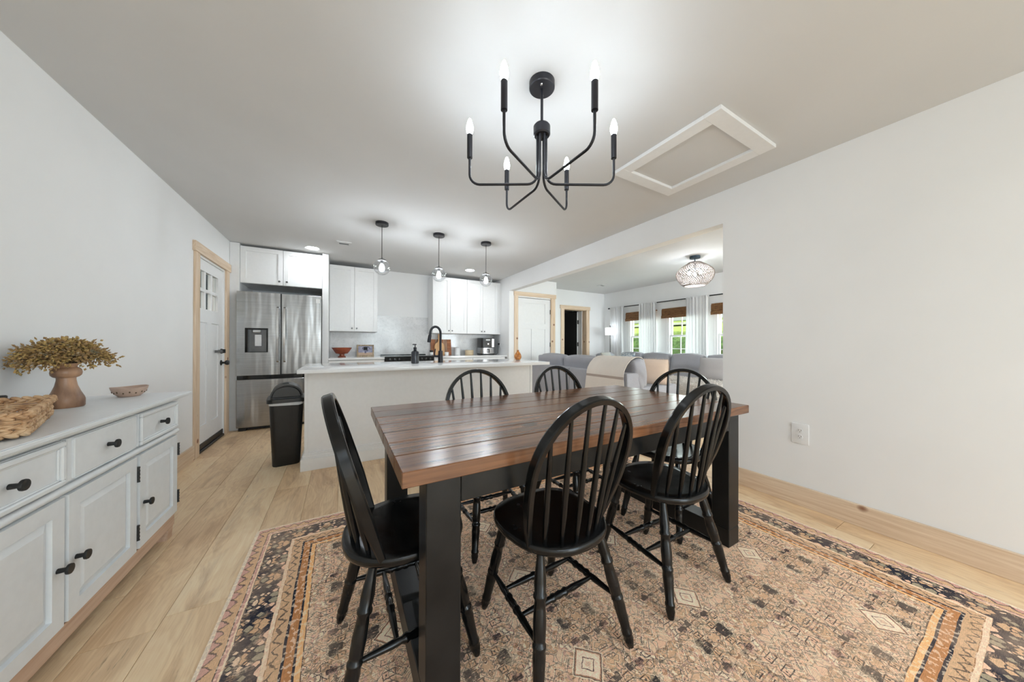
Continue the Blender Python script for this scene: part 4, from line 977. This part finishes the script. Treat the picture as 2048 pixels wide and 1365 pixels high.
bm = BM(); box(bm, -.03, .03, .05, .054, 0, .15, mat=Matrix.Rotation(math.radians(14), 4, 'X')); obj('easel_leg', bm, 'black', PF)
CBd = thing('cutting_board', 'large striped brown butcher block leaning on the backsplash', 'cutting board', (1.69, 5.772, KZ))
tl = Matrix.Rotation(math.radians(-8), 4, 'X')
for k in range(5):
    bm = BM(); box(bm, -.2 + .08 * k, -.12 + .08 * k, 0, .03, 0, .305, bev=.003, mat=tl); obj('strip', bm, 'boardA' if k % 2 == 0 else 'vasewood', CBd)
CBe = thing('cutting_board', 'light paddle cutting board with tall handle in front of the butcher block', 'cutting board', (1.645, 5.738, KZ))
ol = [(-.095, .012), (-.083, 0), (.083, 0), (.095, .012), (.095, .17), (.078, .215), (.03, .25), (.021, .28), (.021, .395), (.012, .405), (-.012, .405), (-.021, .395), (-.021, .28), (-.03, .25), (-.078, .215), (-.095, .17)]
bm = BM(); prism(bm, ol, 0, .018, Matrix.Rotation(math.radians(-8), 4, 'X') @ Matrix.Rotation(PI / 2, 4, 'X')); obj('paddle', bm, 'boardB', CBe, ang=30)
JR = thing('spice_jar', 'small jar with black lid and white label by the faucet', 'jar', (1.463, 5.64, KZ))
bm = BM(); lathe(bm, [(0, 0), (.032, 0), (.034, .003), (.034, .068), (.028, .074), (0, .074)], 20); obj('jar', bm, 'glassblack', JR); bm = BM(); lathe(bm, [(0, .074), (.033, .074), (.033, .094), (0, .095)], 20); obj('lid', bm, 'black', JR)
bm = BM(); lathe(bm, [(.0346, .012), (.0346, .062)], 20)
for f in [f for f in bm.faces if len(f.verts) > 4]: bm.faces.remove(f)
obj('paper_label', bm, 'label', JR)
CN = thing('canister', 'white ceramic canister with knob lid beside the cutting boards', 'canister', (1.985, 5.70, KZ))
bm = BM(); lathe(bm, [(0, 0), (.050, 0), (.053, .004), (.053, .132), (0, .132)], 28); obj('jar', bm, 'ceramic', CN); bm = BM(); lathe(bm, [(0, .133), (.055, .133), (.055, .145), (.04, .15), (.01, .152), (.012, .165), (0, .168)], 28); obj('lid', bm, 'ceramic', CN)
CM = thing('ramekin', 'tiny white cup in front of the cutting boards', 'cup', (1.74, 5.60, KZ))
bm = BM(); lathe(bm, [(0, 0), (.028, 0), (.036, .006), (.038, .06), (.034, .06), (.031, .012), (0, .01)], 24); obj('body', bm, 'ceramic', CM)
WD = thing('wooden_box', 'round pale wooden lidded box between canister and air fryer', 'box', (2.215, 5.66, KZ))
bm = BM(); lathe(bm, [(0, 0), (.078, 0), (.082, .004), (.082, .066), (0, .066)], 32); obj('box', bm, 'balsa', WD); bm = BM(); lathe(bm, [(0, .067), (.085, .067), (.085, .088), (.08, .093), (0, .094)], 32); obj('lid', bm, 'balsa', WD)
AF = thing('air_fryer', 'black and steel air fryer at the right end of the counter', 'air fryer', (2.555, 5.62, KZ))
bm = BM(); prism(bm, rrect(.29, .27, .05, 5), .14, .335); obj('housing', bm, 'plastic', AF, ang=30)
bm = BM(); prism(bm, rrect(.285, .265, .05, 5), .025, .138); dr = obj('basket', bm, 'steel', AF, ang=30)
bm = BM(); prism(bm, rrect(.295, .275, .05, 5), 0, .025); obj('base', bm, 'black', AF, ang=30)
B1('control_face', 'glassblack', AF, -.095, .06, -.1385, -.134, .165, .325, bev=.001)
bm = BM(); lathe(bm, [(0, 0), (.016, 0), (.016, .008), (0, .009)], 18, M=Matrix.Translation((-.012, -.1385, .215)) @ Matrix.Rotation(PI / 2, 4, 'X')); obj('dial', bm, 'chrome', AF)
B1('display', 'label', AF, -.06, .03, -.1392, -.1385, .285, .305)
B1('steel_band', 'chrome', AF, .068, .12, -.1378, -.134, .15, .32, bev=.001)
bm = BM(); tube(bm, [(-.016, -.13, .115), (-.016, -.18, .112), (-.016, -.185, .05), (-.016, -.17, .045)], .012, 10); obj('handle', bm, 'black', AF)
bm = BM(); tube(bm, [(2.72, 5.62, KZ + .006), (2.76, 5.57, KZ + .006), (2.79, 5.55, KZ + .03), (2.80, 5.55, KZ + .18), (2.815, 5.55, KZ + .212)], .004, 6); box(bm, 2.795, 2.825, 5.535, 5.565, KZ + .2, KZ + .23, bev=.004); o = obj('power_cord', bm, 'black'); tag(o, 'black cord and plug between air fryer and wall outlet', 'cord')
# ------------------------------------------------------------------ trash can
TC = thing('trash_can', 'black plastic kitchen trash can with domed lid beside the island', 'trash can', (-.448, 3.60, 0), math.radians(6))
bm = BM(); R = []
for z, w, d in ((0, .205, .24), (.01, .212, .25), (.3, .235, .28), (.575, .258, .31)): R.append([bm.verts.new((x, y, z)) for x, y in rrect(w, d, .04, 5)])
n = len(R[0])
for i in range(3):
    for k in range(n): bm.faces.new((R[i][k], R[i][(k + 1) % n], R[i + 1][(k + 1) % n], R[i + 1][k]))
bm.faces.new(list(reversed(R[0]))); bm.faces.new(R[-1]); obj('bin', bm, 'plastic', TC, ang=30)
bm = BM(); prism(bm, rrect(.262, .314, .042, 5), .566, .588)
for v in bm.verts:
    if v.co.z < .58: v.co.z -= .012 * max(0, math.sin((v.co.x + .02) * 22))
obj('bag_edge', bm, 'bag', TC, ang=30)
bm = BM(); prism(bm, rrect(.296, .345, .05, 5), .588, .622); obj('lid_rim', bm, 'plastic', TC, ang=30)
bm = BM(); arch = [(-.125, 0)] + [(-.125 * math.cos(q), .13 * math.sin(q) ** .85) for q in [PI * k / 20 for k in range(1, 20)]] + [(.125, 0)]
prism(bm, arch, -.145, .145, Matrix.Translation((0, 0, .62)) @ Matrix.Rotation(PI / 2, 4, 'X')); bmesh.ops.bevel(bm, geom=[e for e in bm.edges if e.is_manifold and e.calc_face_angle(0) > 1.2], offset=.02, segments=3, affect='EDGES'); dm = obj('dome', bm, 'plastic', TC, ang=40)
bm = BM(); sweep(bm, [(-.1 * math.cos(q) * 1.03, .02, .62 + .133 * math.sin(q)) for q in [math.radians(48 + 50 * k / 8) for k in range(9)]], [(.004, .05), (.004, -.05), (-.002, -.05), (-.002, .05)], lambda i: Vector((0, 0, 1))); obj('swing_flap', bm, 'black', dm)
# ------------------------------------------------------------------ living room
def cushion(bm, w, d, h, M, k=.55, seg=9, wr=.006, seed=0):
    r_ = random.Random(seed); t = BM(); bmesh.ops.create_cube(t, size=2); bmesh.ops.subdivide_edges(t, edges=t.edges, cuts=seg, use_grid_fill=True)
    f1, f2, f3 = r_.uniform(8, 14), r_.uniform(8, 14), r_.uniform(0, 6)
    for v in t.verts:
        x, y, z = v.co
        X = x * math.sqrt(max(0, 1 - k * (y * y / 2 + z * z / 2 - y * y * z * z / 3))); Y = y * math.sqrt(max(0, 1 - k * (x * x / 2 + z * z / 2 - x * x * z * z / 3))); Z = z * math.sqrt(max(0, 1 - k * (x * x / 2 + y * y / 2 - x * x * y * y / 3)))
        n = wr * math.sin(f1 * X * w + f3) * math.sin(f2 * Z * h + X * 3) + wr * .6 * math.sin(31 * X * w + 17 * Z * h)
        v.co = M @ Vector((X * w / 2 + n, Y * d / 2 + n, Z * h / 2 + n))
    me = bpy.data.meshes.new('tmp'); t.to_mesh(me); t.free(); bm.from_mesh(me); bpy.data.meshes.remove(me)
def cush(par, nm, c, size, mat='sofa', rot=(0, 0, 0), k=.5, wr=.006, seed=1):
    bm = BM(); M = Matrix.Translation(c) @ Matrix.Rotation(rot[2], 4, 'Z') @ Matrix.Rotation(rot[1], 4, 'Y') @ Matrix.Rotation(rot[0], 4, 'X')
    cushion(bm, *size, M, k, 9, wr, seed); return obj(nm, bm, mat, par, ang=80)
# sofa with its back to the dining room
SA = thing('sofa', 'grey sofa with its back to the dining room and a cream throw on it', 'sofa', (3.5, 3.63, 0), 0, 'grey sectional sofa pieces')
def ax_(v): return v - 3.5
def ay_(v): return v - 3.63
B1('back_frame', 'sofa', SA, ax_(3.12), ax_(3.36), ay_(2.60), ay_(3.72), .06, .765, bev=.025, seg=3)
B1('back_frame', 'sofa', SA, ax_(3.12), ax_(3.36), ay_(3.725), ay_(4.85), .06, .765, bev=.025, seg=3)
B1('seat_base', 'sofa', SA, ax_(3.36), ax_(4.12), ay_(2.60), ay_(4.85), .08, .40, bev=.02, seg=2)
for i, (a, b) in enumerate(((2.58, 3.335), (3.34, 4.09), (4.095, 4.85))):
    cush(SA, 'seat_cushion', (ax_(3.76), ay_((a + b) / 2), .48), (.80, b - a, .19), k=.22, seed=i)
    cush(SA, 'back_cushion', (ax_(3.40), ay_((a + b) / 2), .745), (.24, b - a + .02, .42), rot=(0, math.radians(-8), 0), k=.46, wr=.010, seed=i + 5)
for x in (3.17, 4.05):
    for y in (2.66, 4.78): B1('foot', 'black', SA, ax_(x) - .025, ax_(x) + .025, ay_(y) - .025, ay_(y) + .025, 0, .08)
# long sofa under the windows
SBo = thing('sofa', 'long grey sofa with plump back cushions under the windows', 'sofa', (5.25, 3.6, 0), 0, 'grey sectional sofa pieces')
def bx_(v): return v - 5.25
def by_(v): return v - 3.6
B1('back_frame', 'sofa', SBo, bx_(5.62), bx_(5.80), by_(2.1), by_(5.1), .06, .80, bev=.03, seg=3)
B1('seat_base', 'sofa', SBo, bx_(4.72), bx_(5.62), by_(2.1), by_(5.1), .08, .36, bev=.02, seg=2)
ED = [2.28, 2.90, 3.53, 4.13, 4.72]
for i in range(4):
    a, b = ED[i], ED[i + 1]
    cush(SBo, 'back_cushion', (bx_(5.47), by_((a + b) / 2), .735), (.26, b - a + .02, .47), rot=(0, math.radians(10), 0), k=.50, wr=.012, seed=i + 11)
    cush(SBo, 'seat_cushion', (bx_(5.07), by_((a + b) / 2), .435), (.74, b - a, .18), k=.2, seed=i + 20)
cush(SBo, 'corner_cushion', (bx_(5.24), by_(5.0), .735), (.50, .22, .42), rot=(math.radians(6), 0, 0), k=.55, wr=.010, seed=31)
for x in (4.8, 5.7):
    for y in (2.2, 5.0): B1('foot', 'black', SBo, bx_(x) - .025, bx_(x) + .025, by_(y) - .025, by_(y) + .025, 0, .08)
# throw over the near sofa back
def sheet(bm, path, y0, y1, ny, wob=.004, seed=0, th=.006, flare=0):
    r_ = random.Random(seed); P_ = [Vector((x, 0, z)) for x, z in path]; n = len(P_)
    def off(i, j): return wob * math.sin(j * 1.7 + i * .25 + seed)
    L = [[], []]
    for s in (0, 1):
        for i in range(n):
            t = (P_[min(n - 1, i + 1)] - P_[max(0, i - 1)]).normalized(); nn = Vector((t.z, 0, -t.x)); row = []
            for j in range(ny + 1):
                u = j / ny; p = P_[i] + nn * (off(i, j) * (i / n) + (th if s else 0)); row.append(bm.verts.new((p.x, y0 + (y1 - y0) * u + flare * (i / (n - 1)) * (u - .5), p.z)))
            L[s].append(row)
    for s in (0, 1):
        for i in range(n - 1):
            for j in range(ny): bm.faces.new((L[s][i][j], L[s][i][j + 1], L[s][i + 1][j + 1], L[s][i + 1][j]))
    for i in range(n - 1):
        for j in (0, ny): bm.faces.new((L[0][i][j], L[0][i + 1][j], L[1][i + 1][j], L[1][i][j]))
    for j in range(ny):
        for i in (0, n - 1): bm.faces.new((L[0][i][j], L[0][i][j + 1], L[1][i][j + 1], L[1][i][j]))
TH = thing('throw_blanket', 'cream woven throw with a taupe stripe over the sofa back', 'blanket', (0, 0, 0))
pth = [(3.47, .925), (3.44, .95), (3.38, .962), (3.31, .957), (3.23, .925), (3.16, .865), (3.115, .80), (3.1, .75), (3.096, .715)]
bm = BM(); sheet(bm, pth, 2.64, 3.30, 24, .006, 1); obj('cloth', bm, 'throw', TH, ang=70)
bm = BM(); sheet(bm, [(3.096, .715), (3.094, .70), (3.093, .683)], 2.64, 3.30, 24, .004, 1); obj('stripe', bm, 'throwstripe', TH, ang=70)
bm = BM(); sheet(bm, [(3.093, .683), (3.09, .6), (3.088, .5), (3.086, .40)], 2.64, 3.30, 24, .008, 1, flare=.08); obj('hanging_cloth', bm, 'throw', TH, ang=70)
SH = thing('shag_throw', 'fluffy white shag throw spread on the long sofa seat', 'blanket', (0, 0, 0))
bm = BM(); sheet(bm, [(5.30, .535), (5.1, .545), (4.9, .545), (4.75, .535), (4.70, .50), (4.685, .40), (4.675, .28), (4.67, .16), (4.67, .10)], 2.3, 3.72, 26, .012, 4, .02)
obj('backing', bm, 'shag', SH)
bm = BM(); rs2 = random.Random(9); pq = [(5.28, .555), (5.1, .565), (4.9, .565), (4.75, .557), (4.69, .52), (4.662, .40), (4.655, .28), (4.65, .12)]
for k in range(2600):
    u = rs2.random() * (len(pq) - 1.001); i = int(u); f = u - i; x = pq[i][0] + (pq[i + 1][0] - pq[i][0]) * f; z = pq[i][1] + (pq[i + 1][1] - pq[i][1]) * f; y = rs2.uniform(2.31, 3.71)
    d = Vector((rs2.gauss(-.2 if u < 3.5 else -.8, .5), rs2.gauss(0, .6), rs2.gauss(.9 if u < 3.5 else 0, .4))).normalized()
    leafy(bm, Vector((x, y, z - .004)), d, rs2.uniform(.02, .04), .008)
obj('shag_pile', bm, 'shag', SH, kind='stuff')
# pillows
def pillow(nm, label, loc, size, rz, tilt, mat, seed, fringe=False):
    t = thing(nm, label, 'pillow', loc, rz)
    bm = BM(); cushion(bm, size[0], size[1], size[2], Matrix.Rotation(tilt, 4, 'Y') @ Matrix.Translation((0, 0, size[2] / 2)), .0, 9, .003, seed)
    # pinch towards the corners
    Mi = Matrix.Rotation(tilt, 4, 'Y') @ Matrix.Translation((0, 0, size[2] / 2)); inv = Mi.inverted()
    for v in bm.verts:
        q = inv @ v.co; u = min(1, abs(q.y) / (size[1] / 2)); w = min(1, abs(q.z) / (size[2] / 2)); q.x *= max(.06, (1 - u ** 3) * (1 - w ** 3)) ** .5; q.y *= 1 - .07 * (1 - u) * 0 - .08 * (1 - w * w) * u * 0; v.co = Mi @ q
    obj('cover', bm, mat, t, ang=80)
    if fringe:
        bm = BM(); r_ = random.Random(seed)
        for k in range(150):
            s = k / 150 * 4; e = int(s); f = s - e; a, b = size[1] / 2, size[2] / 2
            y, z, dy, dz = [(-a + 2 * a * f, b, 0, 1), (a, b - 2 * b * f, 1, 0), (a - 2 * a * f, -b, 0, -1), (-a, -b + 2 * b * f, -1, 0)][e]
            p = Mi @ Vector((0, y, z)); d = (Mi.to_3x3() @ Vector((r_.gauss(0, .3), dy + r_.gauss(0, .3), dz + r_.gauss(0, .3)))); leafy(bm, p, d, .02, .004)
        obj('fringe', bm, mat, t, kind='stuff')
    return t
pillow('throw_pillow', 'blush pillow with fringed edges at the near end of the sofa', (3.83, 2.76, .575), (.15, .38, .35), math.radians(34), math.radians(14), 'blush', 2, True)
pillow('throw_pillow', 'grey beige pillow tilted in the far sofa corner', (5.10, 4.66, .60), (.14, .42, .38), math.radians(-70), math.radians(-25), 'sage', 3)
pillow('throw_pillow', 'blue and white patterned pillow in the far sofa corner', (5.22, 4.44, .60), (.14, .40, .36), math.radians(-10), math.radians(16), 'patt', 4)
pillow('throw_pillow', 'pale grey pillow on the sofa by the right edge of the opening', (5.18, 2.66, .56), (.15, .42, .36), math.radians(10), math.radians(16), 'greyp', 6)
# curtains, rod and shades
def curtain(y0, y1, label, seed):
    t = thing('curtain', label, 'curtain', (5.875, (y0 + y1) / 2, 0), 0, 'sheer white curtain panels'); bm = BM(); h = (y1 - y0) / 2; r_ = random.Random(seed); ny, nz = 72, 14; L = [[], []]
    ph = r_.uniform(0, 6)
    for s in (0, 1):
        for i in range(nz + 1):
            z = .012 + (2.048 - .012) * i / nz; row = []
            for j in range(ny + 1):
                u = j / ny; amp = .014 + .010 * math.sin(u * 9 + ph); x = amp * math.sin(u * 2 * PI * 7 + ph + .5 * math.sin(z * 1.4 + ph)) * (.7 + .3 * (1 - z / 2.05)); y = -h + 2 * h * u + .012 * math.sin(z * 2.2 + u * 5 + ph) * (u - .5) * 2
                row.append(bm.verts.new((x + (.0025 if s else 0), y, z)))
            L[s].append(row)
    for s in (0, 1):
        for i in range(nz):
            for j in range(ny): bm.faces.new((L[s][i][j], L[s][i][j + 1], L[s][i + 1][j + 1], L[s][i + 1][j]))
    for i in range(nz):
        for j in (0, ny): bm.faces.new((L[0][i][j], L[0][i + 1][j], L[1][i + 1][j], L[1][i][j]))
    for j in range(ny):
        for i in (0, nz): bm.faces.new((L[0][i][j], L[0][i][j + 1], L[1][i][j + 1], L[1][i][j]))
    obj('panel', bm, 'curtain', t, ang=80)
    bm = BM(); tube(bm, [(.02, -h, 2.032), (.02, h, 2.032)], .020, 10); obj('rod_pocket', bm, 'curtain', t)
curtain(5.025, 5.445, 'white curtain panel beside the floor lamp', 1)
curtain(4.165, 4.58, 'white curtain panel between the first and second windows', 2)
curtain(3.095, 3.52, 'white curtain panel between the second and third windows', 3)
CR = thing('curtain_rod', 'thin black curtain rod above the living room windows', 'curtain rod', (5.905, 3.9, 2.032))
bm = BM(); tube(bm, [(0, -1.9, 0), (0, 1.6, 0)], .011, 12); obj('rod', bm, 'black', CR)
bm = BM(); lathe(bm, [(0, 0), (.017, 0), (.017, .05), (0, .05)], 14, M=Matrix.Translation((0, 1.57, 0)) @ Matrix.Rotation(-PI / 2, 4, 'X')); obj('finial', bm, 'black', CR)
for y in (1.45, .5, -.5): B1('bracket', 'black', CR, 0, .095, y - .006, y + .006, -.02, .012)
def shade(a, b, label):
    s = thing('bamboo_shade', label, 'window shade', (5.985, (a + b) / 2, 0), 0, 'raised bamboo roman shades'); h = (b - a) / 2
    B1('head_rail', 'bamboo', s, -.045, .014, -h, h, 1.865, 1.885, bev=.003)
    for k in range(8): 
        bm = BM(); tube(bm, [(-.044 - .004 * (k % 2), -h, 1.857 - .0165 * k), (-.044 - .004 * (k % 2), h, 1.857 - .0165 * k)], .0088, 8); obj('slat', bm, 'bamboo', s)
    for k in range(3):
        bm = BM(); tube(bm, [(-.056, -h, 1.728 - .018 * k), (-.056, h, 1.728 - .018 * k)], .0125, 8); obj('fold', bm, 'bamboo', s)
shade(4.215, 5.01, 'brown bamboo roman shade on the window by the floor lamp')
shade(3.24, 4.073, 'brown bamboo roman shade on the middle window')
shade(2.26, 3.083, 'brown bamboo roman shade on the window at the opening edge')
# floor lamp
LP = thing('floor_lamp', 'black floor lamp with a lit white drum shade in the corner', 'floor lamp', (5.70, 5.27, 0))
bm = BM(); lathe(bm, [(0, 0), (.12, 0), (.12, .015), (.02, .025), (0, .025)], 28); obj('base', bm, 'black', LP)
bm = BM(); tube(bm, [(0, 0, .02), (0, 0, 1.56)], .0085, 10); obj('pole', bm, 'black', LP)
bm = BM(); lathe(bm, [(.108, 1.36), (.116, 1.36), (.116, 1.532), (.108, 1.532), (.108, 1.36)], 32)
for f in [f for f in bm.faces if len(f.verts) > 4]: bm.faces.remove(f)
obj('shade', bm, 'lshade', LP)
bm = BM(); lathe(bm, [(0, 1.535), (.012, 1.54), (.008, 1.56), (.013, 1.575), (0, 1.595)], 12); obj('finial', bm, 'black', LP)
bm = BM(); lathe(bm, [(0, 1.41), (.02, 1.42), (.03, 1.45), (.02, 1.48), (0, 1.49)], 12); obj('bulb', bm, 'lbulb', LP)
# rattan ceiling light
RL = thing('rattan_ceiling_light', 'lit round woven rattan ceiling light in the living room', 'ceiling light', (4.57, 2.60, CZ))
bm = BM(); lathe(bm, [(0, -.035), (.066, -.035), (.07, -.03), (.07, 0), (0, 0)], 28); obj('canopy', bm, 'oxblue', RL)
bm = BM(); tube(bm, [(0, 0, -.035), (0, 0, -.2)], .008, 8); obj('rod', bm, 'oxblue', RL)
def rp(u):
    z = -.10 - .335 * u; r = .085 + (.245 - .085) * math.sin(min(1, u / .48) * PI / 2) if u < .48 else .14 + (.245 - .14) * math.cos((u - .48) / .52 * PI / 2) ** .8
    return r, z
for d, nm in ((1, 'cane_weave'), (-1, 'cane_weave')):
    bm = BM()
    for k in range(46):
        pts = []
        for j in range(15):
            u = j / 14; r, z = rp(u); a = 2 * PI * k / 46 + d * u * 1.25; r += .003 * d; pts.append((r * math.cos(a), r * math.sin(a), z))
        tube(bm, pts, .0042, 5, False)
    obj(nm, bm, 'rattan', RL, kind='stuff', ang=80)
for u, nm in ((0, 'top_ring'), (1, 'bottom_ring')):
    bm = BM(); r, z = rp(u); tube(bm, [(r * math.cos(a), r * math.sin(a), z) for a in [2 * PI * k / 40 for k in range(40)]], .008, 8, closed=True); obj(nm, bm, 'rattan', RL)
bm = BM(); lathe(bm, [(0, -.095), (.085, -.095), (.085, -.10), (0, -.10)], 28); obj('top_plate', bm, 'rattan', RL)
for k in range(3):
    a = k * 2 * PI / 3 + .5
    bm = BM(); lathe(bm, [(0, 0), (.010, -.004), (.016, -.025), (.018, -.04), (.012, -.058), (0, -.064)], 14, (.085 * math.cos(a), .085 * math.sin(a), -.22)); obj('bulb', bm, 'rbulb', RL)
    bm = BM(); tube(bm, [(0, 0, -.19), (.085 * math.cos(a), .085 * math.sin(a), -.2), (.085 * math.cos(a), .085 * math.sin(a), -.222)], .008, 8); obj('socket_arm', bm, 'oxblue', RL)
